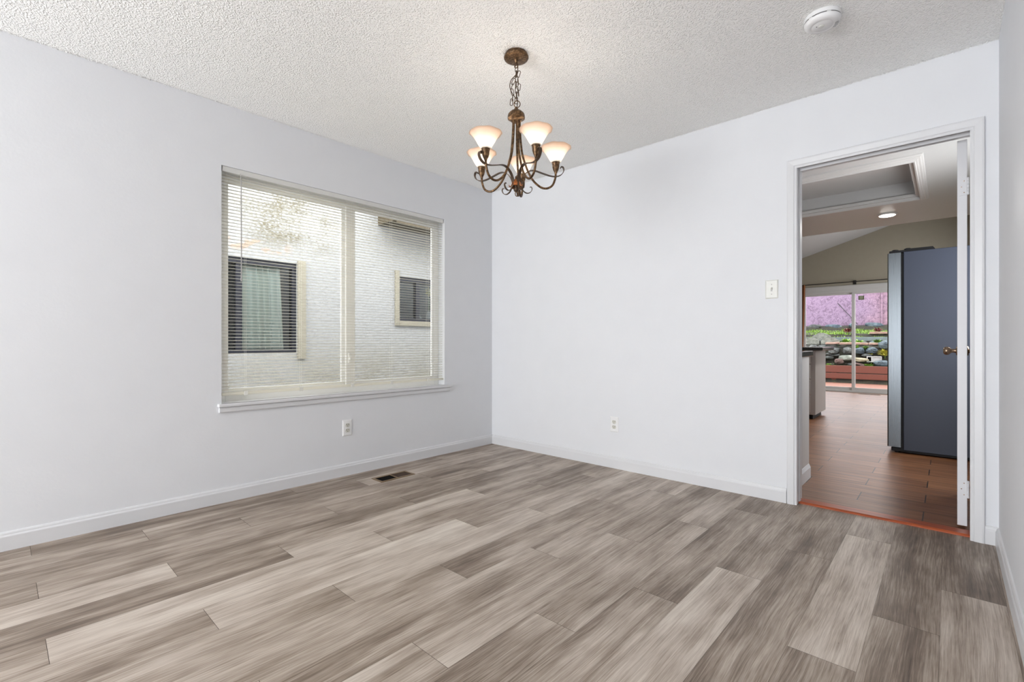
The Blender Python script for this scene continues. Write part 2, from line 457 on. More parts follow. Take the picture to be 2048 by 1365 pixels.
# ------------------------------------------------------------------ mesh helpers
class MB:
    def __init__(s): s.v = []; s.f = []; s.smooth = []

    def add(s, vs, fs, smooth=False):
        o = len(s.v)
        s.v += [tuple(x) for x in vs]
        s.f += [tuple(i + o for i in f) for f in fs]
        s.smooth += [smooth] * len(fs)
        return s

    def box(s, x0, x1, y0, y1, z0, z1):
        vs = [(x, y, z) for x in (x0, x1) for y in (y0, y1) for z in (z0, z1)]
        fs = [(0, 1, 3, 2), (4, 6, 7, 5), (0, 4, 5, 1), (2, 3, 7, 6), (0, 2, 6, 4), (1, 5, 7, 3)]
        return s.add(vs, fs)

    def bbox(s, x0, x1, y0, y1, z0, z1, b=0.003, seg=2):
        """box with rounded edges"""
        bm = bmesh.new()
        bmesh.ops.create_cube(bm, size=1.0)
        for v in bm.verts:
            v.co = Vector(((x0 + x1) / 2 + v.co.x * (x1 - x0), (y0 + y1) / 2 + v.co.y * (y1 - y0), (z0 + z1) / 2 + v.co.z * (z1 - z0)))
        bmesh.ops.bevel(bm, geom=bm.edges[:] + bm.verts[:], offset=b, segments=seg, affect='EDGES', profile=0.5)
        bm.verts.index_update()
        s.add([v.co[:] for v in bm.verts], [[v.index for v in f.verts] for f in bm.faces])
        bm.free()
        return s

    def tube(s, pts, r, n=10, cap=True):
        pts = [Vector(p) for p in pts]
        rs = r if isinstance(r, (list, tuple)) else [r] * len(pts)
        T = []
        for i in range(len(pts)):
            T.append((pts[min(i + 1, len(pts) - 1)] - pts[max(i - 1, 0)]).normalized())
        up = Vector((0, 0, 1)) if abs(T[0].z) < 0.9 else Vector((1, 0, 0))
        N = (up - T[0] * up.dot(T[0])).normalized()
        vs = []
        for i, p in enumerate(pts):
            N = (N - T[i] * N.dot(T[i])).normalized()
            B = T[i].cross(N)
            for k in range(n):
                a = 2 * pi * k / n
                vs.append(p + (N * cos(a) + B * sin(a)) * rs[i])
        fs = []
        for i in range(len(pts) - 1):
            for k in range(n):
                k2 = (k + 1) % n
                fs.append((i * n + k, i * n + k2, (i + 1) * n + k2, (i + 1) * n + k))
        if cap:
            fs.append(tuple(range(n))[::-1])
            fs.append(tuple((len(pts) - 1) * n + k for k in range(n)))
        return s.add(vs, fs, True)

    def ring(s, pts, r, n=8):
        """closed tube"""
        pts = [Vector(p) for p in pts]
        L = len(pts)
        nrm = Vector((0, 0, 0))
        c = sum(pts, Vector()) / L
        for i in range(L): nrm += (pts[i] - c).cross(pts[(i + 1) % L] - c)
        nrm.normalize()
        vs, fs = [], []
        for i in range(L):
            T = (pts[(i + 1) % L] - pts[i - 1]).normalized()
            B = T.cross(nrm)
            for k in range(n):
                a = 2 * pi * k / n
                vs.append(pts[i] + (nrm * cos(a) + B * sin(a)) * r)
        for i in range(L):
            j = (i + 1) % L
            for k in range(n):
                k2 = (k + 1) % n
                fs.append((i * n + k, i * n + k2, j * n + k2, j * n + k))
        return s.add(vs, fs, True)

    def lathe(s, prof, n=32, c=(0, 0, 0), axis='z', wave=None):
        """prof: list of (r, h)"""
        vs, fs = [], []
        for i, (r, h) in enumerate(prof):
            for k in range(n):
                a = 2 * pi * k / n
                rr, hh = (r, h) if wave is None else wave(i, a, r, h)
                x, y, z = rr * cos(a), rr * sin(a), hh
                if axis == 'x': x, y, z = z, x, y
                if axis == 'y': x, y, z = y, z, x
                vs.append((x + c[0], y + c[1], z + c[2]))
        for i in range(len(prof) - 1):
            for k in range(n):
                k2 = (k + 1) % n
                fs.append((i * n + k, i * n + k2, (i + 1) * n + k2, (i + 1) * n + k))
        if prof[0][0] > 1e-6: fs.append(tuple(range(n))[::-1])
        if prof[-1][0] > 1e-6: fs.append(tuple((len(prof) - 1) * n + k for k in range(n)))
        return s.add(vs, fs, True)

    def ribbon(s, pts, w, th, side=(0, 1, 0)):
        """flat strap along pts, width along side"""
        pts = [Vector(p) for p in pts]
        side = Vector(side)
        ws = w if isinstance(w, (list, tuple)) else [w] * len(pts)
        vs, fs = [], []
        for i, p in enumerate(pts):
            T = (pts[min(i + 1, len(pts) - 1)] - pts[max(i - 1, 0)]).normalized()
            N = T.cross(side).normalized()
            for a, b in ((-1, -1), (1, -1), (1, 1), (-1, 1)):
                vs.append(p + side * (a * ws[i] / 2) + N * (b * th / 2))
        for i in range(len(pts) - 1):
            for k in range(4):
                k2 = (k + 1) % 4
                fs.append((i * 4 + k, i * 4 + k2, i * 4 + 4 + k2, i * 4 + 4 + k))
        e = (len(pts) - 1) * 4
        fs += [(3, 2, 1, 0), (e, e + 1, e + 2, e + 3)]
        return s.add(vs, fs)

    def extrude(s, prof, d0, d1, axis):
        """prof: closed 2D outline; axis 'x': prof=(y,z); 'y': prof=(x,z)"""
        n = len(prof)
        f = {'x': lambda p, d: (d, p[0], p[1]), 'y': lambda p, d: (p[0], d, p[1]), 'z': lambda p, d: (p[0], p[1], d)}[axis]
        vs = [f(p, d0) for p in prof] + [f(p, d1) for p in prof]
        fs = [tuple(range(n))[::-1], tuple(range(n, 2 * n))]
        for k in range(n):
            k2 = (k + 1) % n
            fs.append((k, k2, n + k2, n + k))
        return s.add(vs, fs)

    def build(s, name, mat, parent=None, loc=None):
        me = bpy.data.meshes.new(name)
        me.from_pydata(s.v, [], s.f)
        me.polygons.foreach_set('use_smooth', s.smooth)
        bm = bmesh.new(); bm.from_mesh(me)
        bmesh.ops.recalc_face_normals(bm, faces=bm.faces)
        for e in bm.edges:
            if len(e.link_faces) == 2 and e.calc_face_angle(0) > 0.85: e.smooth = False
        bm.to_mesh(me); bm.free()
        for m in (mat if isinstance(mat, list) else [mat]): me.materials.append(m)
        o = bpy.data.objects.new(name, me)
        COL.objects.link(o)
        if parent: o.parent = parent
        if loc: o.location = loc
        return o


def spline(pts, n=8):
    """Catmull-Rom through pts"""
    P = [Vector(p) for p in pts]
    P = [P[0] * 2 - P[1]] + P + [P[-1] * 2 - P[-2]]
    out = []
    for i in range(1, len(P) - 2):
        for k in range(n):
            u = k / n
            out.append(0.5 * ((2 * P[i]) + (-P[i - 1] + P[i + 1]) * u + (2 * P[i - 1] - 5 * P[i] + 4 * P[i + 1] - P[i + 2]) * u * u
                              + (-P[i - 1] + 3 * P[i] - 3 * P[i + 1] + P[i + 2]) * u ** 3))
    out.append(P[-2])
    return out


def tag(o, label=None, cat=None, group=None, kind=None):
    if label: o['label'] = label
    if cat: o['category'] = cat
    if group: o['group'] = group
    if kind: o['kind'] = kind
    return o


def thing(name, label, cat, loc=(0, 0, 0), rotz=0, group=None):
    o = bpy.data.objects.new(name, None)
    COL.objects.link(o)
    o.location = loc
    o.rotation_euler = (0, 0, rotz)
    o.empty_display_size = 0.1
    return tag(o, label, cat, group)


def struct(name, mb, mat, label=None, cat=None, parent=None):
    o = mb.build(name, mat, parent)
    if not parent: tag(o, label, cat, kind='structure')
    return o


def dup(o, parent=None):
    c = o.copy()
    COL.objects.link(c)
    if parent: c.parent = parent
    for ch in [x for x in COL.objects if x.parent == o]: dup(ch, c)
    return c


# ------------------------------------------------------------------ dining room shell
XL, YB, XR, ZC = -3.261, 3.262, 0.182, 2.44
YR = -3.8                       # rear wall
YK = 3.40                       # kitchen side of the back wall
WY0, WY1, WZ0, WZ1 = 0.93, 2.671, 0.60, 2.063
DX0, DX1, DZ = -0.672, 0.093, 2.05
XO = XL - 0.14                  # outer face of the left wall

b = MB()
b.box(XO, XL, YR - 0.14, WY0, 0, ZC).box(XO, XL, WY1, 5.6, 0, ZC)
b.box(XO, XL, WY0, WY1, 0, WZ0).box(XO, XL, WY0, WY1, WZ1, ZC)
struct('wall_left', b, M['wall'], 'white painted wall holding the window with the blind', 'wall')
b = MB()
b.box(XL, DX0, YB, YK, 0, ZC).box(DX1, XR + 0.3, YB, YK, 0, ZC).box(DX0, DX1, YB, YK, DZ, ZC)
struct('wall_back', b, M['wall'], 'white painted wall with the doorway to the kitchen', 'wall')
XV, YV = 3.6, 0.7        # living room beside and behind the camera
struct('wall_right', MB().box(XR, XR + 0.12, YV, YB, 0, ZC), M['wall'], 'white painted wall at the right edge of the view', 'wall')
b = MB()
b.box(XL, -3.05, YR - 0.14, YR, 0, ZC).box(-0.40, XV, YR - 0.14, YR, 0, ZC)
b.box(-3.05, -0.40, YR - 0.14, YR, 0, 0.35).box(-3.05, -0.40, YR - 0.14, YR, 2.3, ZC)
struct('wall_rear', b, M['wall'], 'white painted wall behind the camera with the front window', 'wall')
b = MB()
b.box(-3.05, -2.99, YR - 0.1, YR - 0.04, 0.35, 2.3).box(-0.46, -0.40, YR - 0.1, YR - 0.04, 0.35, 2.3)
b.box(-2.99, -0.46, YR - 0.1, YR - 0.04, 0.35, 0.41).box(-2.99, -0.46, YR - 0.1, YR - 0.04, 2.24, 2.3)
struct('window_2', b, M['vinyl'], 'white framed front window behind the camera', 'window')
struct('wall_living_back', MB().box(XR + 0.12, XV, YV, YV + 0.12, 0, ZC), M['wall'], 'white painted wall of the living room right of the camera', 'wall')
struct('wall_living_right', MB().box(XV, XV + 0.14, YR - 0.14, YV + 0.12, 0, ZC), M['wall'], 'white painted living room wall far right of the camera', 'wall')
cb = MB().box(XL, XR, YR, YB, ZC, ZC + 0.1).box(XR, XV, YR, YV, ZC, ZC + 0.1)
rp = random.Random(2)
for k in range(3600):                  # ragged crumbs of the texture along the wall edges
    e = rp.random()
    q = rp.uniform(0.0, 0.010)
    if e < 0.42: x, y = rp.uniform(XL, XR), YB - q
    elif e < 0.84: x, y = XL + q, rp.uniform(-0.5, YB)
    else: x, y = XR - q, rp.uniform(YV, YB)
    r = rp.uniform(0.0012, 0.0032)
    z = ZC - rp.uniform(0.0, 0.004)
    cb.add([(x + r, y, z), (x, y + r, z), (x - r, y, z), (x, y - r, z), (x, y, z - r * 1.2)], [(0, 1, 4), (1, 2, 4), (2, 3, 4), (3, 0, 4)])
struct('ceiling', cb, M['popcorn'], 'white popcorn textured ceiling of the dining room', 'ceiling')

# plank floor: rows along Y, one third stagger
RW, PL = 0.1808, 1.2105
rows_v, rows_f, tones, shifts = [], [], [], []
rng = random.Random(11)
TONE = {  # (row, index along the row) -> tone read off the photo
    (13, 0): 0.66, (13, 1): 0.40, (15, 1): 0.62, (15, 0): 0.32, (16, 0): 0.33, (16, 1): 0.28, (16, -1): 0.38, (17, 1): 0.50, (17, 2): 0.30,
    (14, 0): 0.36, (14, 1): 0.40, (14, 2): 0.34, (12, 0): 0.46, (12, 1): 0.42, (5, 0): 0.68, (5, -1): 0.5, (3, -1): 0.60, (3, 0): 0.44,
    (6, 0): 0.74, (5, 1): 0.55, (4, 0): 0.70, (7, 0): 0.66, (7, 1): 0.62, (8, 0): 0.56, (9, 0): 0.48, (4, -1): 0.36, (2, 0): 0.46, (2, -1): 0.38,
    (0, -1): 0.48, (0, 0): 0.40, (1, 0): 0.42, (1, -1): 0.40, (-1, 0): 0.34, (-1, 1): 0.42, (10, 0): 0.56, (11, 1): 0.52, (9, 1): 0.58, (6, 1): 0.52, (8, 1): 0.46,
    (11, 2): 0.50, (12, 2): 0.36, (10, 1): 0.44, (11, 0): 0.52}
for row in [r for r in range(-1, 37)] + [118]:      # 118: the sliver of row 18 along the right wall
    sliver = row == 118
    if sliver: row = 18
    x0 = -2.550 + RW * (row - 3)
    x1 = x0 + RW
    x0, x1 = max(x0, XL), min(x1, XR if row < 18 or sliver else XV)
    yend = YB + 0.045 if row < 18 or sliver else YV
    ph = 0.11 + 0.4035 * ((row + 1) % 3)
    for k in range(-7, 4):
        y0, y1 = ph + PL * k, ph + PL * (k + 1)
        y0, y1 = max(y0, YV if sliver else YR), min(y1, yend)
        if y1 <= y0: continue
        tn = TONE.get((row, k), rng.uniform(0.36, 0.60))
        sh = (rng.uniform(0, 60), rng.uniform(0, 60), rng.uniform(0, 60))
        g, ge = 0.0003, 0.0007
        o = len(rows_v)
        rows_v += [(x0 + g, y0 + ge, 0), (x1 - g, y0 + ge, 0), (x1 - g, y1 - ge, 0), (x0 + g, y1 - ge, 0)]
        rows_f.append((o, o + 1, o + 2, o + 3))
        tones.append(tn); shifts.append(sh)
o = len(rows_v)      # dark underlay seen in the joints
zz = -0.0012
rows_v += [(XL, YR, zz), (XR, YR, zz), (XR, YB + 0.045, zz), (XL, YB + 0.045, zz),
           (XL, YR, -0.1), (XR, YR, -0.1), (XR, YB + 0.045, -0.1), (XL, YB + 0.045, -0.1)]  # slab
rows_f += [(o, o + 1, o + 2, o + 3), (o + 7, o + 6, o + 5, o + 4), (o, o + 4, o + 5, o + 1), (o + 1, o + 5, o + 6, o + 2), (o + 2, o + 6, o + 7, o + 3), (o + 3, o + 7, o + 4, o)]
me = bpy.data.meshes.new('floor')
me.from_pydata(rows_v, [], rows_f)
me.materials.append(M['plank']); me.materials.append(M['gap'])
A = me.attributes.new('tone', 'FLOAT', 'FACE')
B = me.attributes.new('shift', 'FLOAT_VECTOR', 'FACE')
for i in range(len(tones)):
    A.data[i].value = tones[i]; B.data[i].vector = shifts[i]
for i in range(len(tones), len(rows_f)): me.polygons[i].material_index = 1
fo = bpy.data.objects.new('floor', me)
COL.objects.link(fo)
tag(fo, 'grey brown vinyl plank floor of the dining room', 'floor', kind='structure')

# baseboards (profile: offset from wall, height)
bp = [(0, 0), (0.013, 0), (0.013, 0.066), (0.0115, 0.070), (0.009, 0.074), (0.008, 0.081), (0.005, 0.087), (0, 0.089)]
struct('baseboard_left', MB().extrude([(XL + a, h) for a, h in bp], YR, YB, 'y'), M['trim'], 'white baseboard along the window wall', 'baseboard')
b = MB()
b.extrude([(YB - a, h) for a, h in bp], XL + 0.013, -0.722, 'x')
b.extrude([(YB - a, h) for a, h in bp], 0.134, XR, 'x')
struct('baseboard_back', b, M['trim'], 'white baseboard along the doorway wall', 'baseboard')
struct('baseboard_right', MB().extrude([(XR - a, h) for a, h in bp], YV, YB - 0.013, 'y'), M['trim'], 'white baseboard along the right wall', 'baseboard')

# ------------------------------------------------------------------ doorway
# casing: profile (distance from opening edge, projection)
cp = [(-0.002, 0), (-0.002, 0.008), (0.004, 0.010), (0.010, 0.0095), (0.014, 0.013), (0.040, 0.016), (0.047, 0.015), (0.050, 0.011), (0.050, 0)]


def casing(b, x0, x1, zt, y, s):
    """mitred casing around an opening on plane y, projecting to s*y"""
    path = [(x0, 0, -1, 0), (x0, zt, -1, 1), (x1, zt, 1, 1), (x1, 0, 1, 0)]
    vs, fs, n = [], [], len(cp)
    for (x, z, dx, dz) in path:
        for d, pr in cp: vs.append((x + dx * d, y + s * pr, z + dz * d))
    for i in range(3):
        for k in range(n):
            k2 = (k + 1) % n
            fs.append((i * n + k, i * n + k2, (i + 1) * n + k2, (i + 1) * n + k))
    fs += [tuple(range(n)), tuple(3 * n + k for k in range(n))]
    b.add(vs, fs)


cz = 2.03
b = MB()
casing(b, DX0 + 0.003, DX1 - 0.009, cz, YB, -1)
casing(b, DX0, DX1, DZ, YK, 1)
struct('trim_1', b, M['trim'], 'white moulded casing framing the kitchen doorway', 'door casing')
b = MB()                    # jamb lining with a door stop
b.box(DX0 - 0.0, DX0 + 0.004, YB - 0.004, YK, 0, DZ).box(DX1 - 0.004, DX1, YB - 0.004, YK, 0, DZ).box(DX0, DX1, YB - 0.004, YK, DZ - 0.006, DZ)
b.bbox(DX0 + 0.004, DX0 + 0.011, YB + 0.048, YB + 0.080, 0, DZ - 0.006, 0.0015, 1).bbox(DX0 + 0.011, DX1 - 0.004, YB + 0.048, YB + 0.080, 2.022, DZ - 0.006, 0.0015, 1)
struct('trim_2', b, M['trim'], 'white jamb lining inside the kitchen doorway', 'door jamb')
# hinged door leaf, swung open into the kitchen
door = bpy.data.objects.new('door_1', None)
COL.objects.link(door)
door.location = (0.0755, 3.412, 0)
tag(door, 'white door swung open into the kitchen, seen edge on', 'door', kind='structure')
door.rotation_euler = (0, 0, radians(-1.0))
MB().bbox(-0.038, 0, 0.0, 0.752, 0.022, 2.036, 0.0015, 1).build('door_leaf', M['door_paint'], door)
for hz in (1.79, 0.215):
    h = MB()
    h.box(-0.030, 0.003, -0.003, 0.0, hz - 0.045, hz + 0.045)
    for k in range(5):
        z0 = hz - 0.045 + k * 0.018
        h.lathe([(0.0048, z0 + 0.0006), (0.0052, z0 + 0.002), (0.0052, z0 + 0.016), (0.0048, z0 + 0.0174)], 12, (0.0030, -0.004, 0))
    h = h.build('hinge', M['door_paint'], door)
    sc_ = MB()
    for (dx, dz) in ((-0.012, 0.03), (-0.022, 0.0), (-0.012, -0.03)):
        sc_.lathe([(0.0, -0.004), (0.0025, -0.0036), (0.003, -0.0025)], 10, (dx, 0, hz + dz), 'y')
    sc_.build('screw', M['nickel'], h)


def knob(side, name='door_knob'):
    x0 = -0.038 if side < 0 else 0.0
    s = side
    pr = [(0.031, 0), (0.031, 0.004), (0.027, 0.009), (0.013, 0.011), (0.0115, 0.026), (0.014, 0.033), (0.023, 0.041), (0.0265, 0.052), (0.025, 0.062), (0.017, 0.069), (0.0, 0.071)]
    m = MB()
    m.lathe([(r, s * h) for r, h in pr], 28, (x0, 0.692, 0.926), 'x')
    return m.build(name, M['nickel'], door)


knob(-1); knob(1)
# cherry threshold strip
struct('trim_3', MB().extrude([(3.300, 0.0), (3.303, 0.006), (3.312, 0.011), (3.385, 0.012), (3.412, 0.004), (3.414, 0)], DX0, DX1, 'x'), M['cherry'],
       'reddish cherry wood threshold strip in the kitchen doorway', 'threshold')

# ------------------------------------------------------------------ window with blind
win = bpy.data.objects.new('window_1', None)
COL.objects.link(win)
win.location = (XL, (WY0 + WY1) / 2, WZ0)
tag(win, 'white framed sliding window behind the blind', 'window', kind='structure')
WP = Vector(win.location)


def wpart(b, name, mat, parent=win):
    b.v = [tuple(Vector(v) - WP) for v in b.v]
    return b.build(name, mat, parent)


b = MB()
fx0, fx1 = -3.395, -3.345
b.bbox(fx0, fx1, WY0, WY0 + 0.045, WZ0, WZ1).bbox(fx0, fx1, WY1 - 0.045, WY1, WZ0, WZ1)
b.bbox(fx0, fx1, WY0 + 0.045, WY1 - 0.045, WZ0, WZ0 + 0.055).bbox(fx0, fx1, WY0 + 0.045, WY1 - 0.045, WZ1 - 0.045, WZ1)
wpart(b, 'window_frame', M['vinyl'])


def sash(y0, y1, x0, x1, wl, wr):
    b = MB()
    z0, z1 = WZ0 + 0.045, WZ1 - 0.035
    b.bbox(x0, x1, y0, y0 + wl, z0, z1).bbox(x0, x1, y1 - wr, y1, z0, z1)
    b.bbox(x0, x1, y0 + wl, y1 - wr, z0, z0 + 0.04).bbox(x0, x1, y0 + wl, y1 - wr, z1 - 0.035, z1)
    s = wpart(b, 'sash', M['vinyl'])
    xm = (x0 + x1) / 2
    wpart(MB().box(xm - 0.002, xm + 0.002, y0 + wl, y1 - wr, z0 + 0.04, z1 - 0.035), 'pane', M['glass'], s)
    return s


sash(WY0 + 0.03, 1.815, -3.392, -3.371, 0.04, 0.05)
s2 = sash(1.79, WY1 - 0.03, -3.369, -3.348, 0.075, 0.042)
lt = MB()
lt.bbox(-3.350, -3.336, 1.806, 1.826, 0.82, 0.90, 0.003)
lt.bbox(-3.338, -3.326, 1.810, 1.822, 0.845, 0.872, 0.003)
wpart(lt, 'latch', M['vinyl'], s2)
b = MB()    # beige inner ledge of the recess and the stool with apron
b.bbox(-3.3445, XL + 0.028, WY0 + 0.002, WY1 - 0.002, WZ0 - 0.0, WZ0 + 0.006, 0.002)
b.bbox(XL + 0.0, XL + 0.030, 0.906, 2.735, WZ0 - 0.016, WZ0 + 0.006, 0.006, 3)
wpart(b, 'window_sill', M['trim'])
b = MB()
b.extrude([(XL, WZ0 - 0.050), (XL + 0.013, WZ0 - 0.050), (XL + 0.016, WZ0 - 0.044), (XL + 0.016, WZ0 - 0.022), (XL + 0.012, WZ0 - 0.016), (XL, WZ0 - 0.016)], 0.916, 2.722, 'y')
wpart(b, 'apron', M['trim'])

bl = thing('mini_blind', 'cream horizontal mini blind with open slats hanging in the window', 'blind', (-3.285, (WY0 + WY1) / 2, 2.063))
BP = Vector(bl.location)


def bpart(b, name, mat, parent=bl):
    b.v = [tuple(Vector(v) - BP) for v in b.v]
    return b.build(name, mat, parent)


by0, by1 = WY0 + 0.006, WY1 - 0.008
b = MB()
b.bbox(-3.300, -3.266, by0, by1, 2.030, 2.0625, 0.002, 1)
bpart(b, 'headrail', M['headrail'])
b = MB()
NS, P0, PITCH = 66, 0.684, 0.0204
for k in range(NS):
    z = P0 + k * PITCH
    vs, fs = [], []
    m = 4
    for yy in (by0 + 0.004, by1 - 0.004):
        for i in range(m + 1):
            u = i / m * 2 - 1
            vs.append((-3.284 + u * 0.0125, yy, z + 0.0016 * (1 - u * u) - u * 0.0010))
    for i in range(m): fs.append((i, i + 1, m + 2 + i, m + 1 + i))
    b.add(vs, fs, True)
sl = bpart(b, 'slats', M['blind'])
md = sl.modifiers.new('t', 'SOLIDIFY'); md.thickness = 0.0006
b = MB()
b.bbox(-3.299, -3.269, by0, by1, 0.650, 0.667, 0.003)
br = bpart(b, 'bottom_rail', M['blind'])
for yy in (1.07, 1.42, 1.80, 2.14, 2.50): bpart(MB().bbox(-3.2695, -3.2665, yy - 0.012, yy + 0.012, 0.646, 0.671, 0.001, 1), 'rail_clip', M['cord'], br)
b = MB()
for yy in (1.07, 1.42, 1.80, 2.14, 2.50):
    for xx in (-3.2705, -3.2975): b.tube([(xx, yy, 0.66), (xx, yy, 2.035)], 0.0007, 5)
bpart(b, 'ladder_cord', M['cord'])
b = MB()
b.tube([(-3.262, 1.035, 2.036), (-3.258, 1.037, 2.02), (-3.257, 1.038, 1.98), (-3.257, 1.040, 1.39)], [0.002, 0.002, 0.0034, 0.0034], 6)
b.lathe([(0.0034, 1.39), (0.0055, 1.383), (0.0055, 1.365), (0.0, 1.36)], 10, (-3.257, 1.040, 0))
bpart(b, 'tilt_wand', M['wand'])


# ------------------------------------------------------------------ wall plates
def plate(b, w, h, d):
    """bevelled plate facing +Z local built in x,y"""
    e = 0.006
    vs = [(-w / 2, -h / 2, 0), (w / 2, -h / 2, 0), (w / 2, h / 2, 0), (-w / 2, h / 2, 0),
          (-w / 2, -h / 2, d * 0.4), (w / 2, -h / 2, d * 0.4), (w / 2, h / 2, d * 0.4), (-w / 2, h / 2, d * 0.4),
          (-w / 2 + e, -h / 2 + e, d), (w / 2 - e, -h / 2 + e, d), (w / 2 - e, h / 2 - e, d), (-w / 2 + e, h / 2 - e, d)]
    fs = [(3, 2, 1, 0), (8, 9, 10, 11)]
    for a in (0, 4):
        for k in range(4): fs.append((a + k, a + (k + 1) % 4, a + 4 + (k + 1) % 4, a + 4 + k))
    b.add(vs, fs)


def outlet(label, loc, rot):
    t = thing('wall_outlet', label, 'outlet', loc)
    t.rotation_euler = rot
    b = MB(); plate(b, 0.074, 0.118, 0.006); b.build('cover_plate', M['plastic_white'], t)
    for s in (1, -1):
        b = MB()
        pts = []
        for k in range(28):
            a = 2 * pi * k / 28
            pts.append((0.0172 * cos(a), max(-0.0135, min(0.0135, 0.0172 * sin(a))) + s * 0.0195))
        b.extrude(pts, 0.005, 0.0085, 'z')
        r = b.build('receptacle', M['socket'], t)
        b = MB()
        y = s * 0.0195
        b.box(-0.0085, -0.0055, y + 0.000, y + 0.010, 0.008, 0.0088).box(0.0055, 0.0085, y + 0.001, y + 0.009, 0.008, 0.0088)
        b.lathe([(0.0028, 0.008), (0.0028, 0.0088)], 12, (0, y - 0.007, 0))
        b.build('slots', M['slot'], r)
    MB().lathe([(0.003, 0.006), (0.0025, 0.0072)], 12).build('screw', M['plastic_ivory'], t)
    return t


outlet('white duplex outlet on the wall under the window', (XL, 1.752, 0.350), (pi / 2, 0, pi / 2))
outlet('white duplex outlet low on the blank wall left of the doorway', (-1.912, YB, 0.340), (pi / 2, 0, 0))
t = thing('light_switch', 'off white toggle light switch beside the kitchen doorway', 'light switch', (-0.804, YB, 1.309))
t.rotation_euler = (pi / 2, 0, 0)
b = MB(); plate(b, 0.072, 0.116, 0.006); b.build('cover_plate', M['plastic_ivory'], t)
b = MB(); b.bbox(-0.0052, 0.0052, -0.0125, 0.0125, 0.005, 0.0066, 0.0005, 1); b.build('toggle_slot', M['wand'], t)
b = MB(); b.add([(-0.004, -0.006, 0.006), (0.004, -0.006, 0.006), (0.004, 0.006, 0.006), (-0.004, 0.006, 0.006), (-0.0032, 0.006, 0.018), (0.0032, 0.006, 0.018), (0.0032, 0.012, 0.016), (-0.0032, 0.012, 0.016)],
               [(0, 1, 5, 4), (3, 7, 6, 2), (4, 5, 6, 7), (1, 2, 6, 5), (0, 4, 7, 3), (0, 3, 2, 1)]); b.build('toggle', M['plastic_ivory'], t)
for s in (1, -1): MB().lathe([(0.0032, 0.006), (0.0028, 0.0074)], 12, (0, s * 0.030, 0)).build('screw', M['wand'], t)

# floor register near the window wall
t = thing('floor_register', 'brown metal floor register set in planks below the window', 'floor vent', (-2.975, 1.963, 0))
b = MB()
x0, x1, y0, y1, w = -0.066, 0.066, -0.143, 0.143, 0.018
for (a0, a1, c0, c1) in ((x0, x1, y0, y0 + w), (x0, x1, y1 - w, y1), (x0, x0 + w, y0 + w, y1 - w), (x1 - w, x1, y0 + w, y1 - w), (x0 + w, x1 - w, -0.004, 0.004)):
    b.bbox(a0, a1, c0, c1, 0.0, 0.004, 0.0012, 1)
b.build('frame', M['brass_vent'], t)
MB().box(x0 + 0.004, x1 - 0.004, y0 + 0.004, y1 - 0.004, 0.0002, 0.0008).build('duct_shade', M['duct_shade'], t)  # flat dark sheet, the shade inside the opening put into its colour
b = MB()
for k in range(9):
    xx = x0 + w + 0.004 + k * 0.0112
    b.add([(xx, y0 + w, 0.001), (xx + 0.005, y0 + w, 0.0035), (xx + 0.005, -0.004, 0.0035), (xx, -0.004, 0.001)], [(0, 1, 2, 3)])
b.build('louver', M['iron'], t)
b = MB()
for k in range(9):
    xx = x0 + w + 0.002 + k * 0.0112
    b.add([(xx, 0.004, 0.0035), (xx + 0.009, 0.004, 0.0012), (xx + 0.009, y1 - w, 0.0012), (xx, y1 - w, 0.0035)], [(0, 1, 2, 3)])
b.build('louver', M['vent_dark'], t)

# ------------------------------------------------------------------ smoke detector
t = thing('smoke_detector', 'round white smoke detector on the popcorn ceiling', 'smoke detector', (-0.413, 2.505, ZC))
b = MB()
b.lathe([(0.0, 0.0), (0.069, 0.0), (0.0715, -0.004), (0.0715, -0.018), (0.0675, -0.019), (0.0675, -0.0225), (0.0705, -0.0235), (0.068, -0.034), (0.060, -0.041), (0.046, -0.0435), (0.044, -0.0425), (0.040, -0.0425), (0.038, -0.044), (0, -0.0445)], 48)
b.build('housing', M['plastic_white'], t)
b = MB()
for k in range(6):
    a0 = k * pi / 3 + 0.12
    vs, fs = [], []
    n = 8
    for i in range(n + 1):
        a = a0 + (pi / 3 - 0.24) * i / n
        for (r, z) in ((0.0690, -0.0195), (0.0695, -0.0222)): vs.append((r * cos(a), r * sin(a), z))
    for i in range(n): fs.append((2 * i, 2 * i + 1, 2 * i + 3, 2 * i + 2))
    b.add(vs, fs)
b.build('vent_slot', M['slot'], t)
MB().lathe([(0.012, -0.0435), (0.012, -0.0465), (0.0105, -0.0475), (0, -0.0475)], 24, (-0.004, -0.004, 0)).build('test_button', M['plastic_ivory'], t)
MB().lathe([(0.0022, -0.044), (0.0022, -0.0452), (0, -0.0453)], 10, (-0.020, -0.012, 0)).build('indicator', M['slot'], t)
b = MB()
for k in range(4):
    a = radians(8 + k * 11)
    u, w_ = Vector((cos(a), sin(a), 0)), Vector((-sin(a), cos(a), 0))
    c = u * 0.054 + Vector((0, 0, -0.0435))
    vs = [c + u * p * 0.007 + w_ * q * 0.0016 + Vector((0, 0, -0.0012 + p * 0.0016)) for p, q in ((-1, -1), (1, -1), (1, 1), (-1, 1))]
    b.add(vs, [(0, 1, 2, 3)])
b.build('sounder_grille', M['slot'], t)

# ------------------------------------------------------------------ chandelier
CX, CY = -1.608, 1.782
ch = thing('chandelier', 'bronze five arm chandelier with lit frosted shades hanging from the ceiling', 'chandelier', (CX, CY, 0))
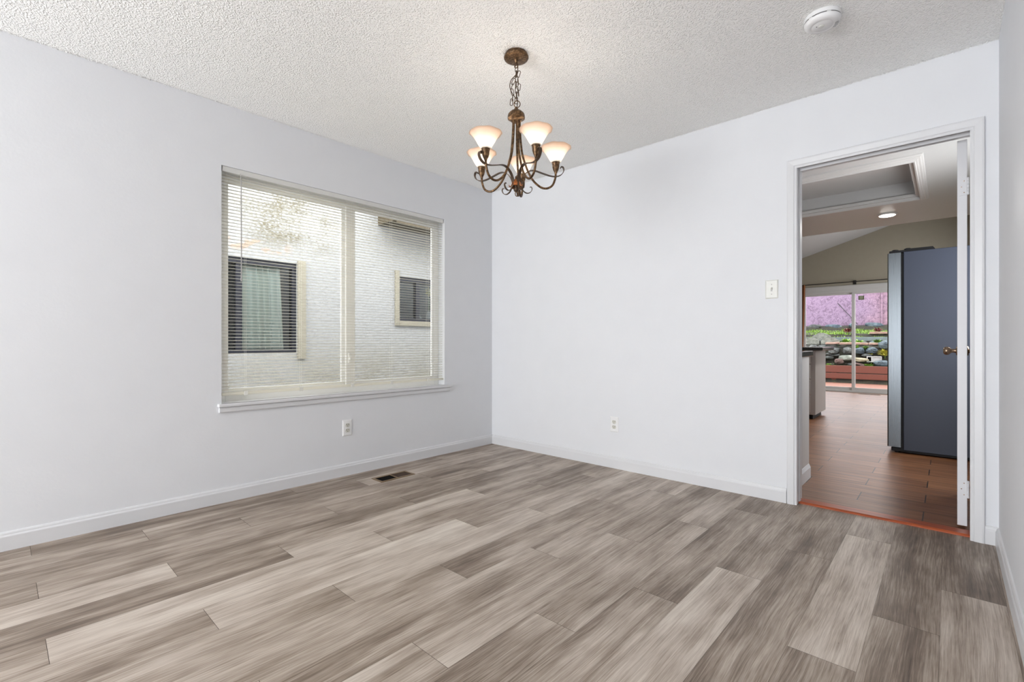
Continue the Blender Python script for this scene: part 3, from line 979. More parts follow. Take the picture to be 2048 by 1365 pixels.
# canopy
MB().lathe([(0.0, 2.44), (0.054, 2.44), (0.056, 2.430), (0.0615, 2.426), (0.0625, 2.420), (0.060, 2.415), (0.048, 2.411), (0.018, 2.409), (0.0, 2.409)], 40).build('canopy', M['bronze'], ch)
b = MB()
b.lathe([(0.012, 2.411), (0.012, 2.405), (0.009, 2.402), (0.007, 2.392), (0.0, 2.391)], 20)
b.ring([(0.011 * cos(a), 0.0, 2.381 + 0.012 * sin(a)) for a in [2 * pi * k / 20 for k in range(20)]], 0.0022)
b.build('canopy_loop', M['bronze'], ch)


def link_pts(c, axis, wv, L, w):
    c, axis, wv = Vector(c), Vector(axis).normalized(), Vector(wv)
    wv = (wv - axis * wv.dot(axis)).normalized()
    pts = []
    for k in range(24):
        a = 2 * pi * k / 24
        x, y = cos(a), sin(a)
        e = (L / 2 - w / 2) if x > 0 else -(L / 2 - w / 2)
        pts.append(c + axis * (e + x * w / 2) + wv * (y * w / 2))
    return pts


b = MB()
# taut part of the chain
path = [(0.002, 0, 2.366), (-0.001, 0.001, 2.339), (0.003, -0.001, 2.312), (-0.002, 0.0, 2.285), (0.001, 0.001, 2.258), (0.002, 0, 2.231), (0, 0, 2.204)]
for i, c in enumerate(path):
    a = i * pi / 2 + 0.5
    b.ring(link_pts(c, (0.05 * sin(i * 2.1), 0.04, 1), (cos(a), sin(a), 0), 0.035, 0.014), 0.0019)
# slack chain looped up and hanging beside it
R_ = Vector((0.7364, 0.6766, 0))
slack = [((0.012), 2.338, 0.3), ((0.009), 2.300, -0.1), ((0.014), 2.272, 0.15), ((0.011), 2.243, -0.1), ((-0.014), 2.300, 0.45), ((-0.022), 2.276, 0.25), ((-0.020), 2.247, -0.2), ((-0.019), 2.218, 0.15), ((-0.024), 2.196, 0.1)]
for i, (r, z, lean) in enumerate(slack):
    a = i * pi / 2 + 0.9
    c = R_ * r + Vector((0, 0, z))
    b.ring(link_pts(c, R_ * lean + Vector((0, 0, 1)), (cos(a), sin(a), 0), 0.034, 0.013), 0.0018)
b.build('chain', M['dark_bronze'], ch)
b = MB()
b.tube(spline([R_ * r + Vector((0, 0.002, z)) for r, z in ((0, 2.40), (0.006, 2.36), (-0.004, 2.335), (-0.026, 2.31), (-0.034, 2.28), (-0.026, 2.25), (-0.010, 2.225), (0.004, 2.20), (0.002, 2.165))], 8), 0.0022, 7)
b.build('lamp_cord', M['dark_bronze'], ch)
b = MB()
b.ring([R_ * (0.004 + 0.0155 * cos(a)) + Vector((0, 0, 2.186 + 0.017 * sin(a))) for a in [2 * pi * k / 24 for k in range(24)]], 0.0024)
b.lathe([(0.0, 2.174), (0.006, 2.170), (0.010, 2.163), (0.012, 2.157), (0.028, 2.148), (0.040, 2.136), (0.0435, 2.126), (0.0425, 2.121), (0.044, 2.118), (0.0435, 2.112), (0.036, 2.107), (0.028, 2.103), (0.026, 2.098), (0.0, 2.096)], 36)
b.build('top_cap', M['bronze'], ch)
# central hub
b = MB()
b.lathe([(0.0, 1.822), (0.005, 1.820), (0.007, 1.806), (0.012, 1.800), (0.016, 1.789), (0.017, 1.775), (0.012, 1.765), (0.014, 1.757), (0.013, 1.748), (0.008, 1.742), (0.0, 1.738)], 24)
b.build('hub', M['dark_bronze'], ch)
b = MB()
b.ring([Vector((0.004, 0, 0)) + R_ * (0.008 * cos(a)) + Vector((0, 0, 1.731 + 0.0125 * sin(a))) for a in [2 * pi * k / 20 for k in range(20)]], 0.0024)
b.build('bottom_ring', M['bronze'], ch)

arm_path = spline([(0.017, 0, 2.104), (0.019, 0, 2.05), (0.024, 0, 1.985), (0.033, 0, 1.925), (0.058, 0, 1.853), (0.087, 0, 1.803), (0.124, 0, 1.772), (0.157, 0, 1.766), (0.187, 0, 1.783), (0.202, 0, 1.820), (0.205, 0, 1.852)], 8)
strap_path = spline([(0.018, 0, 1.782), (0.026, 0, 1.806), (0.042, 0, 1.832), (0.070, 0, 1.851), (0.100, 0, 1.852), (0.140, 0, 1.840), (0.180, 0, 1.830), (0.212, 0, 1.830), (0.236, 0, 1.842), (0.247, 0, 1.862), (0.243, 0, 1.878), (0.232, 0, 1.880), (0.229, 0, 1.872)], 6)
low_path = spline([(0.016, 0, 1.788), (0.026, 0, 1.768), (0.036, 0, 1.748), (0.054, 0, 1.737), (0.072, 0, 1.742), (0.081, 0, 1.757), (0.078, 0, 1.769), (0.070, 0, 1.768)], 6)
leaf_path = spline([(0.014, 0, 1.800), (0.022, 0, 1.784), (0.026, 0, 1.770), (0.034, 0, 1.766), (0.038, 0, 1.774)], 5)


def shade_wave(i, a, r, h):
    k = max(0.0, (r - 0.055) / 0.030)
    return r * (1 + 0.018 * k * cos(8 * a)), h - 0.0032 * k * k * cos(8 * a + 0.3)


pout = [(0.021, 1.900), (0.025, 1.904), (0.031, 1.913), (0.040, 1.928), (0.050, 1.945), (0.060, 1.960), (0.068, 1.970), (0.073, 1.976), (0.077, 1.9775), (0.079, 1.976)]
prof = pout + [(r - 0.0032, h + 0.0006) for r, h in reversed(pout)]
arm0 = None
for k in range(5):
    if arm0 is None:
        arm = MB().tube(arm_path, 0.0056, 10).build('arm', M['bronze'], ch)
        c = MB().lathe([(0.0, 1.846), (0.007, 1.846), (0.008, 1.852), (0.0135, 1.862), (0.0175, 1.876), (0.018, 1.890), (0.0195, 1.893), (0.0195, 1.899), (0.022, 1.901), (0.022, 1.904), (0.0, 1.904)], 24, (0.205, 0, 0)).lathe([(0.0, 1.903), (0.011, 1.903), (0.011, 1.916), (0.0, 1.9165)], 16, (0.205, 0, 0)).build('candle_cup', M['bronze'], arm)
        sh = MB().lathe(prof, 60, (0.205, 0, 0), wave=shade_wave)
        sh.f = [f for f in sh.f if len(f) == 4]; sh.smooth = [True] * len(sh.f)
        sh.build('glass_shade', M['shade'], arm)
        MB().lathe([(0.0, 1.916), (0.008, 1.917), (0.009, 1.922), (0.012, 1.930), (0.0185, 1.941), (0.0185, 1.951), (0.013, 1.960), (0.0, 1.964)], 20, (0.205, 0, 0)).build('bulb', M['bulb'], arm)
        st = MB().ribbon(strap_path, 0.0155, 0.003).build('scroll_strap', M['dark_bronze'], ch)
        lo = MB().ribbon(low_path, [0.012 - 0.006 * i / len(low_path) for i in range(len(low_path))], 0.003).build('lower_scroll', M['dark_bronze'], ch)
        lf = MB().ribbon(leaf_path, [0.008 + 0.012 * sin(pi * min(1, i / (len(leaf_path) - 1) * 0.8 + 0.15)) for i in range(len(leaf_path))], 0.002).build('leaf', M['copper_leaf'], ch)
        arm0 = (arm, st, lo, lf)
        arm['label'] = 'curved bronze arm carrying a lit frosted shade'
        cur = arm0
    else:
        cur = tuple(dup(o, ch) for o in arm0)
    ang = radians(50.8 + 72 * k)
    for i, o in enumerate(cur): o.rotation_euler = (0, 0, ang + (radians(36) if i == 3 else 0))

# ------------------------------------------------------------------ kitchen shell
XKR = 0.46
YE, YF = 7.53, 11.40          # ceiling edge / far wall
struct('floor_kitchen', MB().box(XL, XKR, YB + 0.05, YF, -0.1, 0), M['tile'], 'wood look tile floor of the kitchen in running bond', 'floor')
b = MB()
b.box(XL, -2.15, YK, YE, ZC, ZC + 0.1).box(-0.197, XKR, YK, YE, ZC, ZC + 0.1)
b.box(-2.15, -0.197, YK, 4.925, ZC, ZC + 0.1).box(-2.15, -0.197, 6.25, YE, ZC, ZC + 0.1)
b.box(-2.2, -2.15, 4.875, 6.30, ZC + 0.1, 2.607).box(-0.197, -0.147, 4.875, 6.30, ZC + 0.1, 2.607)
b.box(-2.15, -0.197, 4.875, 4.925, ZC + 0.1, 2.607).box(-2.15, -0.197, 6.25, 6.30, ZC + 0.1, 2.607)
b.box(-2.2, -0.147, 4.875, 6.30, 2.607, 2.66)
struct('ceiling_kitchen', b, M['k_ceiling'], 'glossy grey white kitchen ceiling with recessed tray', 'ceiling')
# stepped moulding around the tray
b = MB()
tp = [(-0.004, 0), (-0.004, 0.030), (0.006, 0.034), (0.012, 0.026), (0.022, 0.026), (0.028, 0.020), (0.040, 0.020), (0.046, 0.012), (0.056, 0.010), (0.060, 0)]
path = [(-2.15, 4.925, -1, -1), (-0.197, 4.925, 1, -1), (-0.197, 6.25, 1, 1), (-2.15, 6.25, -1, 1)]
vs, fs, n = [], [], len(tp)
for (x, y, dx, dy) in path:
    for d, pr in tp: vs.append((x + dx * d, y + dy * d * 2.0, ZC - pr))
for i in range(4):
    j = (i + 1) % 4
    for k in range(n):
        k2 = (k + 1) % n
        fs.append((i * n + k, i * n + k2, j * n + k2, j * n + k))
b.add(vs, fs)
# crown step inside the recess
for (x0, x1, y0, y1) in ((-2.15, -0.197, 6.215, 6.25), (-2.15, -0.197, 4.925, 4.96), (-0.232, -0.197, 4.96, 6.215)):
    b.box(x0, x1, y0, y1, 2.440, 2.470)
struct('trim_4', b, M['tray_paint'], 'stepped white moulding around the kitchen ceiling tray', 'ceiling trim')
zv = lambda x: 2.735 + 0.311 * (x + 2.258)
b = MB()
b.add([(XL, YE, zv(XL)), (XKR, YE, zv(XKR)), (XKR, YF, zv(XKR)), (XL, YF, zv(XL)), (XL, YE, zv(XL) + 0.1), (XKR, YE, zv(XKR) + 0.1), (XKR, YF, zv(XKR) + 0.1), (XL, YF, zv(XL) + 0.1)],
      [(0, 1, 2, 3), (7, 6, 5, 4), (0, 4, 5, 1), (1, 5, 6, 2), (2, 6, 7, 3), (3, 7, 4, 0)])
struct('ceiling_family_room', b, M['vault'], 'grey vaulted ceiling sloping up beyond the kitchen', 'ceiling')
b = MB()
b.add([(XL, YE - 0.1, ZC + 0.1), (XKR, YE - 0.1, ZC + 0.1), (XKR, YE - 0.1, zv(XKR) + 0.1), (XL, YE - 0.1, ZC + 0.12), (XL, YE, ZC + 0.1), (XKR, YE, ZC + 0.1), (XKR, YE, zv(XKR) + 0.1), (XL, YE, ZC + 0.12)],
      [(0, 1, 2, 3), (7, 6, 5, 4), (0, 4, 5, 1), (1, 5, 6, 2), (2, 6, 7, 3), (3, 7, 4, 0)])
struct('wall_header', b, M['far_wall'], 'header wall above the kitchen ceiling edge', 'wall')
b = MB()
x0, x1 = XKR, XKR + 0.1
b.box(x0, x1, YK, 4.2, 0, 3.8).box(x0, x1, 5.3, 8.80, 0, 3.8).box(x0, x1, 10.65, YF + 0.1, 0, 3.8)
b.box(x0, x1, 4.2, 5.3, 0, 0.85).box(x0, x1, 4.2, 5.3, 2.15, 3.8).box(x0, x1, 8.80, 10.65, 0, 0.35).box(x0, x1, 8.80, 10.65, 2.35, 3.8)
struct('wall_kitchen_right', b, M['far_wall'], 'olive grey wall behind the refrigerator', 'wall')
struct('wall_kitchen_left', MB().box(XO, XL, 5.6, YF + 0.1, 0, 2.6), M['far_wall'], 'olive grey wall on the left of the kitchen', 'wall')
SX0, SX1, SZ1 = -2.26, -0.42, 2.02
b = MB()
b.box(XL, SX0, YF, YF + 0.1, 0, 3.8).box(SX1, XKR, YF, YF + 0.1, 0, 3.8).box(SX0, SX1, YF, YF + 0.1, SZ1, 3.8)
struct('wall_far', b, M['far_wall'], 'olive grey end wall around the sliding glass door', 'wall')
def added_window(n, y0, y1, z0, z1, label):  # frame of an unseen window added to let more light in
    b = MB()
    x0, x1, w = XKR + 0.03, XKR + 0.08, 0.05
    b.box(x0, x1, y0, y0 + w, z0, z1).box(x0, x1, y1 - w, y1, z0, z1).box(x0, x1, y0 + w, y1 - w, z0, z0 + w).box(x0, x1, y0 + w, y1 - w, z1 - w, z1)
    struct('window_%d' % n, b, M['vinyl'], label, 'window')


added_window(3, 4.2, 5.3, 0.85, 2.15, 'added unseen white framed window letting light into the kitchen')
added_window(4, 8.80, 10.65, 0.35, 2.35, 'added unseen white framed window letting light into the family room')

# sliding glass door
sd = bpy.data.objects.new('door_2', None)
COL.objects.link(sd)
sd.location = (0, 0, 0)
tag(sd, 'white framed sliding glass door to the red deck', 'door', kind='structure')
b = MB()
b.bbox(SX0, SX0 + 0.04, YF - 0.01, YF + 0.1, 0, SZ1, 0.003).bbox(SX1 - 0.04, SX1, YF - 0.01, YF + 0.1, 0, SZ1, 0.003)
b.bbox(SX0 + 0.04, SX1 - 0.04, YF - 0.01, YF + 0.1, SZ1 - 0.05, SZ1, 0.003).bbox(SX0 + 0.04, SX1 - 0.04, YF - 0.01, YF + 0.1, 0, 0.035, 0.003)
b.build('door_frame', M['alu'], sd)
b = MB()
b.bbox(SX0 - 0.06, SX1 + 0.06, YF - 0.016, YF, SZ1, SZ1 + 0.075, 0.004)
b.bbox(SX0 - 0.06, SX1 + 0.06, YF - 0.022, YF, SZ1 + 0.075, SZ1 + 0.095, 0.004)
b.build('head_casing', M['alu'], sd)


def slider(x0, x1, y0, zt):
    b = MB()
    y1 = y0 + 0.032
    w = 0.048
    b.bbox(x0, x0 + w, y0, y1, 0.03, zt, 0.003).bbox(x1 - w, x1, y0, y1, 0.03, zt, 0.003)
    b.bbox(x0 + w, x1 - w, y0, y1, 0.03, 0.095, 0.003).bbox(x0 + w, x1 - w, y0, y1, zt - 0.05, zt, 0.003)
    s = b.build('door_panel', M['alu'], sd)
    MB().box(x0 + w, x1 - w, y0 + 0.014, y0 + 0.018, 0.095, zt - 0.05).build('pane', M['glass'], s)
    return s


slider(SX0 + 0.03, -1.336, YF + 0.045, 1.985)
pr = slider(-1.392, SX1 - 0.03, YF + 0.008, 1.985)
st = MB().box(-1.285, -1.195, YF + 0.0205, YF + 0.0215, 1.815, 1.895)
st = st.build('sticker', simple('olive_sticker', srgb(92, 98, 72), 0.6), pr)
st['label'] = 'small square olive security sticker'
b = MB()
for k, (wd, yy) in enumerate(((0.06, 1.878), (0.05, 1.862), (0.065, 1.846), (0.045, 1.830))): b.box(-1.24 - wd / 2, -1.24 + wd / 2, YF + 0.0200, YF + 0.0204, yy, yy + 0.005)
b.build('sticker_text', simple('pale_print', srgb(190, 195, 170), 0.6), st)

# curtain rod with curtain
t = thing('curtain_rod', 'thin black curtain rod above the sliding glass door', 'curtain rod', (-1.3, YF - 0.08, 2.17))
b = MB().tube([(-1.6, 0, -0.008), (-0.03, 0, 0.0), (1.5, 0, 0.004)], 0.0085, 10)
b.build('rod', M['iron'], t)
b = MB()
b.bbox(-0.058, -0.022, -0.012, 0.08, -0.012, 0.012, 0.003); b.bbox(-0.065, -0.015, 0.068, 0.08, -0.045, 0.03, 0.003)
b.lathe([(0.012, -0.02), (0.017, -0.015), (0.017, 0.015), (0.012, 0.02)], 16, (-0.04, 0, 0), 'x')
b.build('bracket', M['iron'], t)
t = thing('curtain', 'brown curtain gathered at the left of the sliding door', 'curtain', (-2.5, YF - 0.08, 0.05))
vs, fs = [], []
NU, NV = 90, 24
for j in range(NV + 1):
    v = j / NV
    right = -2.165 - 0.06 * (1 - v) ** 1.2
    left = -3.05
    for i in range(NU + 1):
        u = i / NU
        a = u * 11 * 2 * pi
        vs.append((left + (right - left) * u + 2.5, 0.033 * sin(a) * (0.75 + 0.25 * cos(3 * u + v)), v * 2.125))
for j in range(NV):
    for i in range(NU):
        k = j * (NU + 1) + i
        fs.append((k, k + 1, k + NU + 2, k + NU + 1))
MB().add(vs, fs, True).build('cloth', M['curtain'], t)
for i in range(8): MB().ring([(-0.52 + i * 0.118, 0.016 * cos(a), 2.117 + 0.018 * sin(a)) for a in [2 * pi * k / 16 for k in range(16)]], 0.002, 6).build('curtain_ring', M['iron'], t)

# kitchen ceiling LED
t = thing('ceiling_light', 'round lit flush ceiling light in the kitchen', 'ceiling light', (-0.505, 6.86, ZC))
b = MB().lathe([(0.0, 0), (0.092, 0), (0.094, -0.004), (0.091, -0.012), (0.076, -0.016), (0.074, -0.013), (0.0, -0.013)], 40)
b.build('trim_ring', M['plastic_white'], t)
MB().lathe([(0.074, -0.0135), (0.068, -0.020), (0.04, -0.025), (0.0, -0.026)], 32).build('lens', M['led'], t)

la = bpy.data.lights.new('ceiling_light_lamp', 'AREA')
la.shape = 'DISK'; la.size = 0.13; la.energy = 20; la.color = (1.0, 0.96, 0.91)
lo_ = bpy.data.objects.new('lamp', la); COL.objects.link(lo_); lo_.parent = t; lo_.location = (0, 0, -0.028)
for (x, y, l) in ((-2.4, 6.86, 'added unseen round ceiling light brightening the left of the kitchen'),):  # unseen copy of the light, added to brighten the kitchen
    c = dup(t)
    c.location = (x, y, ZC)
    c['label'] = l

# ------------------------------------------------------------------ refrigerator
t = thing('refrigerator', 'slate grey refrigerator with stainless doors seen from its side', 'refrigerator', (0.06, 5.855, 0))
FX0, FX1, FY0, FY1, FT = -0.285, 0.40, 5.40, 6.31, 1.778
ox, oy = -0.06, -5.855


def fb(b, name, mat, parent=t):
    b.v = [(x + ox, y + oy, z) for x, y, z in b.v]
    return b.build(name, mat, parent)


fb(MB().bbox(FX0, FX1, FY0, FY1, 0.030, FT, 0.004), 'cabinet_body', M['fridge'])
fb(MB().box(-0.303, FX0, FY0 + 0.012, FY1 - 0.012, 0.045, FT - 0.012), 'door_gasket', M['black'])
for (y0, y1) in ((FY0, 5.853), (5.857, FY1)):
    d = MB()
    pr_ = [(-0.303, y0), (-0.303, y1), (-0.388, y1), (-0.397, y1 - 0.012), (-0.397, y0 + 0.012), (-0.388, y0)]
    d.extrude(pr_, 0.052, FT - 0.004, 'z')
    fb(d, 'fridge_door', M['steel'])
b = MB()
b.add([(-0.17, FY0 + 0.01, FT), (-0.17, FY0 + 0.09, FT), (-0.09, FY0 + 0.09, FT), (-0.075, FY0 + 0.01, FT), (-0.27, FY0 + 0.01, FT), (-0.27, FY0 + 0.09, FT),
       (-0.27, FY0 + 0.015, FT + 0.026), (-0.27, FY0 + 0.085, FT + 0.026), (-0.092, FY0 + 0.085, FT + 0.026), (-0.092, FY0 + 0.015, FT + 0.026)],
      [(4, 3, 9, 6), (5, 7, 8, 2), (4, 6, 7, 5), (3, 2, 8, 9), (6, 9, 8, 7)])
b.bbox(-0.385, -0.235, FY0 + 0.012, FY0 + 0.085, FT - 0.004, FT + 0.018, 0.004)
b.lathe([(0.026, FT), (0.026, FT + 0.024), (0.02, FT + 0.029), (0, FT + 0.03)], 16, (-0.345, FY0 + 0.045, 0))
b.lathe([(0.024, FT), (0.024, FT + 0.030), (0.02, FT + 0.034), (0, FT + 0.034)], 16, (-0.26, FY0 + 0.05, 0))
fb(b, 'hinge_cover', M['black'])
b = MB()
b.box(FX0 + 0.01, FX1, FY0 + 0.012, FY1 - 0.012, 0.012, 0.03)
b.bbox(-0.37, FX0 + 0.02, FY0 + 0.01, FY0 + 0.09, 0.014, 0.046, 0.004)
fb(b, 'base_grille', M['black'])
for yy in (FY0 + 0.05, FY1 - 0.05):
    for xx in (-0.33, 0.34): fb(MB().lathe([(0.018, 0.0), (0.018, 0.008), (0.009, 0.010), (0.009, 0.03)], 14, (xx, yy, 0)), 'leveling_foot', M['black'])

# ------------------------------------------------------------------ kitchen cabinets
t = thing('base_cabinet', 'grey white base cabinet end just inside the kitchen doorway', 'cabinet', (-1.6, 3.70, 0))
o_ = (1.6, -3.70)


def kb(b, name, mat, par, o):
    b.v = [(x + o[0], y + o[1], z) for x, y, z in b.v]
    return b.build(name, mat, par)


kb(MB().bbox(-2.6, -0.742, 3.405, 4.005, 0.10, 0.878, 0.002, 1), 'carcass', M['cabinet'], t, o_)
kb(MB().box(-2.6, -0.745, 3.405, 3.94, 0.0, 0.10), 'plinth', M['cabinet'], t, o_)
b = MB()
b.extrude([(-0.745, 0), (-0.731, 0), (-0.731, 0.075), (-0.736, 0.085), (-0.741, 0.098), (-0.745, 0.10)], 3.41, 4.00, 'y')
kb(b, 'end_skirting', M['trim'], t, o_)
for i in range(3):
    x1 = -0.76 - i * 0.6
    d = kb(MB().bbox(x1 - 0.58, x1, 4.005, 4.025, 0.12, 0.68, 0.003), 'door', M['cabinet'], t, o_)
    kb(MB().lathe([(0.008, 4.025), (0.006, 4.035), (0.013, 4.042), (0.011, 4.05), (0, 4.052)], 14, (x1 - 0.53, 0, 0.62), 'y'), 'knob', M['nickel'], d, o_)
    d = kb(MB().bbox(x1 - 0.58, x1, 4.005, 4.025, 0.70, 0.85, 0.003), 'drawer', M['cabinet'], t, o_)
    kb(MB().lathe([(0.008, 4.025), (0.006, 4.035), (0.013, 4.042), (0.011, 4.05), (0, 4.052)], 14, (x1 - 0.29, 0, 0.775), 'y'), 'knob', M['nickel'], d, o_)
tag(MB().bbox(-2.6, -0.722, 3.404, 4.045, 0.878, 0.918, 0.006).build('countertop', M['granite']), 'black granite countertop on the near base cabinet', 'countertop')

PX, PY0, PY1 = -1.232, 7.02, 7.70
t = thing('kitchen_peninsula', 'grey white drawer cabinet peninsula with overhanging black top behind', 'cabinet', (-1.8, 7.36, 0))
t['label'] = 'grey white drawer peninsula farther back in the kitchen'
o_ = (1.8, -7.36)
kb(MB().bbox(-2.5, PX, PY0, PY1, 0.06, 0.878, 0.002, 1), 'carcass', M['cabinet'], t, o_)
kb(MB().box(-2.5, PX - 0.04, PY0 + 0.07, PY1 - 0.07, 0.0, 0.06), 'toe_kick', M['black'], t, o_)
for i, (z0, z1) in enumerate(((0.09, 0.30), (0.32, 0.50), (0.52, 0.69), (0.71, 0.85))):
    for x1 in (PX - 0.05, PX - 0.55):
        d = kb(MB().bbox(x1 - 0.47, x1, PY0 - 0.022, PY0, z0, z1, 0.007, 2), 'drawer', M['cabinet'], t, o_)
        kb(MB().lathe([(0.008, PY0 - 0.022), (0.006, PY0 - 0.03), (0.013, PY0 - 0.038), (0.011, PY0 - 0.046), (0, PY0 - 0.048)], 14, (x1 - 0.235, 0, (z0 + z1) / 2), 'y'), 'knob', M['nickel'], d, o_)
tag(MB().bbox(-2.5, -1.15, PY0 - 0.03, PY1 + 0.10, 0.878, 0.918, 0.006).build('countertop', M['granite']), 'black granite countertop on the drawer peninsula', 'countertop')

# far floor register by the slider
t = thing('floor_register', 'pale floor register on the tile before the sliding door', 'floor vent', (-1.08, 11.12, 0))
b = MB(); b.bbox(-0.17, 0.17, -0.05, 0.05, 0, 0.005, 0.001, 1); b.build('frame', M['brass_vent'], t)
b = MB()
for k in range(5): b.box(-0.15, 0.15, -0.04 + k * 0.018, -0.031 + k * 0.018, 0.0051, 0.0056)
b.build('louver', M['slot'], t)

# ------------------------------------------------------------------ side yard and neighbour house
NX = -5.0
struct('side_path', MB().box(NX, XO, -6, 9, -0.15, -0.05), M['conc_path'], 'concrete side yard between the houses', 'path')
nb = thing('neighbor_house', 'white stained stucco house next door seen through the blind', 'house', (NX, 2.5, 0))
NW = [(1.02, 2.125, 0.87, 1.80), (3.37, 4.45, 1.25, 1.80)]       # openings y0 y1 z0 z1
o_ = (-NX, -2.5)
b = MB()
cuts = [-8.0, 1.02, 2.125, 3.37, 4.45, 12.0]
for i in range(5):
    y0, y1 = cuts[i], cuts[i + 1]
    w = [q for q in NW if abs(q[0] - y0) < 1e-6]
    if w:
        b.box(NX - 0.2, NX, y0, y1, -0.1, w[0][2]); b.box(NX - 0.2, NX, y0, y1, w[0][3], 2.75)
    else: b.box(NX - 0.2, NX, y0, y1, -0.1, 2.75)
kb(b, 'wall', M['stucco'], nb, o_)
b = MB()
b.box(NX - 0.2, NX + 0.42, 3.08, 12.0, 2.38, 2.54)
b.box(NX + 0.42, NX + 0.45, 3.06, 12.0, 2.33, 2.57)
b.add([(NX + 0.45, 3.03, 2.55), (NX + 0.45, 12, 2.55), (NX - 3, 12, 3.9), (NX - 3, 3.03, 3.8), (NX + 0.45, 3.03, 2.61), (NX + 0.45, 12, 2.61), (NX - 3, 12, 3.86), (NX - 3, 3.03, 3.86)],
      [(0, 1, 2, 3), (7, 6, 5, 4), (0, 4, 5, 1), (1, 5, 6, 2), (2, 6, 7, 3), (3, 7, 4, 0)])
kb(b, 'eave', M['eave'], nb, o_)
for wi, (y0, y1, z0, z1) in enumerate(NW):
    b = MB()
    e = 0.04
    b.box(NX - 0.10, NX - 0.02, y0, y0 + e, z0, z1).box(NX - 0.10, NX - 0.02, y1 - e, y1, z0, z1)
    b.box(NX - 0.10, NX - 0.02, y0 + e, y1 - e, z0, z0 + e).box(NX - 0.10, NX - 0.02, y0 + e, y1 - e, z1 - e - 0.015, z1)
    m_ = 1.585 if wi == 0 else 3.68
    b.box(NX - 0.09, NX - 0.03, m_ - 0.028, m_ + 0.028, z0 + e, z1 - e)
    fr = kb(b, 'window_frame', M['navy'], nb, o_)
    kb(MB().box(NX - 0.062, NX - 0.058, y0 + e, y1 - e, z0 + e, z1 - e), 'pane', M['glass_dark'], fr, o_)
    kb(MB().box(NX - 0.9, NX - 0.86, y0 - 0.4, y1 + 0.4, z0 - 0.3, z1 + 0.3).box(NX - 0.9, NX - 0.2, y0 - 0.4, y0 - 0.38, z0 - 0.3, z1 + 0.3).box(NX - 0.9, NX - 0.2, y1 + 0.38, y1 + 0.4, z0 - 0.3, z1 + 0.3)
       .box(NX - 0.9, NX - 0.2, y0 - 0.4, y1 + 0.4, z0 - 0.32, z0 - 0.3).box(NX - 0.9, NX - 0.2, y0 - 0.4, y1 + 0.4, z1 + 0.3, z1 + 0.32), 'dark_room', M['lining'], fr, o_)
    b = MB()
    if wi == 0:
        kb(MB().bbox(NX, NX + 0.025, y1, y1 + 0.085, z0 - 0.06, z1 + 0.03, 0.003), 'window_trim', M['tan_trim'], nb, o_)
        kb(MB().bbox(NX, NX + 0.02, y0 - 0.09, y0, z0 - 0.06, z1 + 0.03, 0.003), 'window_trim', M['tan_trim'], nb, o_)
    else:
        kb(MB().bbox(NX, NX + 0.025, y0 - 0.06, y0, z0 - 0.06, z1 + 0.07, 0.003), 'window_trim', M['tan_trim'], nb, o_)
        kb(MB().bbox(NX, NX + 0.03, y0, y1 + 0.06, z0 - 0.06, z0 - 0.0, 0.003), 'window_trim', M['tan_trim'], nb, o_)
# drape behind the neighbour's big window
vs, fs = [], []
NU = 120
for z in (0.80, 1.2, 1.85):
    for i in range(NU + 1):
        u = i / NU
        vs.append((NX - 0.105 + 0.020 * sin(u * 2 * pi * 6 + 0.6 * sin(u * 11)) + 0.006 * sin(u * 50) + o_[0], 1.60 + u * (0.395 + 0.045 * (1.8 - z)) + o_[1], z))
for j in range(2):
    for i in range(NU):
        k = j * (NU + 1) + i
        fs.append((k, k + 1, k + NU + 2, k + NU + 1))
MB().add(vs, fs, True).build('window_drape', M['drape'], nb)['label'] = 'pale green drape'
# things behind the small neighbour window
t = thing('yellow_flower', 'yellow flower in the small right hand window next door', 'flower', (NX - 0.16, 3.95, 1.30))
b = MB()
for k in range(7):
    a = k * 2 * pi / 7
    b.add([(0, 0, 0.36), (0.01, 0.05 * cos(a - 0.3), 0.36 + 0.05 * sin(a - 0.3)), (0.02, 0.075 * cos(a), 0.36 + 0.075 * sin(a)), (0.01, 0.05 * cos(a + 0.3), 0.36 + 0.05 * sin(a + 0.3))], [(0, 1, 2, 3)])
b.build('petals', M['yellow'], t)
MB().tube([(0, 0, 0.0), (0, 0.01, 0.2), (0, 0, 0.36)], 0.005, 6).build('stem', M['leaf'], t)
MB().lathe([(0.0, -0.03), (0.03, -0.03), (0.035, 0.03), (0.02, 0.08), (0.022, 0.1)], 14).build('vase', M['ceramic'], t)
tag(MB().lathe([(0.0, 1.25), (0.05, 1.25), (0.055, 1.29), (0.02, 1.33), (0.012, 1.42), (0.014, 1.43), (0, 1.43)], 16, (NX - 0.15, 3.78, 0)).build('white_bottle', M['ceramic']),
    'white bottle on the sill of the small right hand window next door', 'bottle')

# ------------------------------------------------------------------ back garden
GY = 14.5
b = MB()
for k in range(22):
    y0 = YF + 0.11 + k * 0.139
    b.bbox(-7, 5, y0, y0 + 0.133, -0.075, -0.04, 0.004, 1)
b.box(-7, 5, YF + 0.1, GY, -0.2, -0.08)
struct('deck', b, M['deck_wood'], 'faded red plank deck outside the sliding door', 'deck')
t = thing('bench_rail', 'low red wooden two board rail along the deck edge', 'rail', (-2, GY, -0.04))
for (z0, z1) in ((0.105, 0.245), (0.263, 0.440)): MB().bbox(-5, 5, 0.0, 0.035, z0, z1, 0.004, 1).build('board', M['red_wood'], t)
for xx in (-3.2, -1.6, -0.15, 1.5): MB().bbox(xx - 0.045, xx + 0.045, 0.035, 0.125, 0.0, 0.43, 0.004, 1).build('post', M['red_wood'], t)
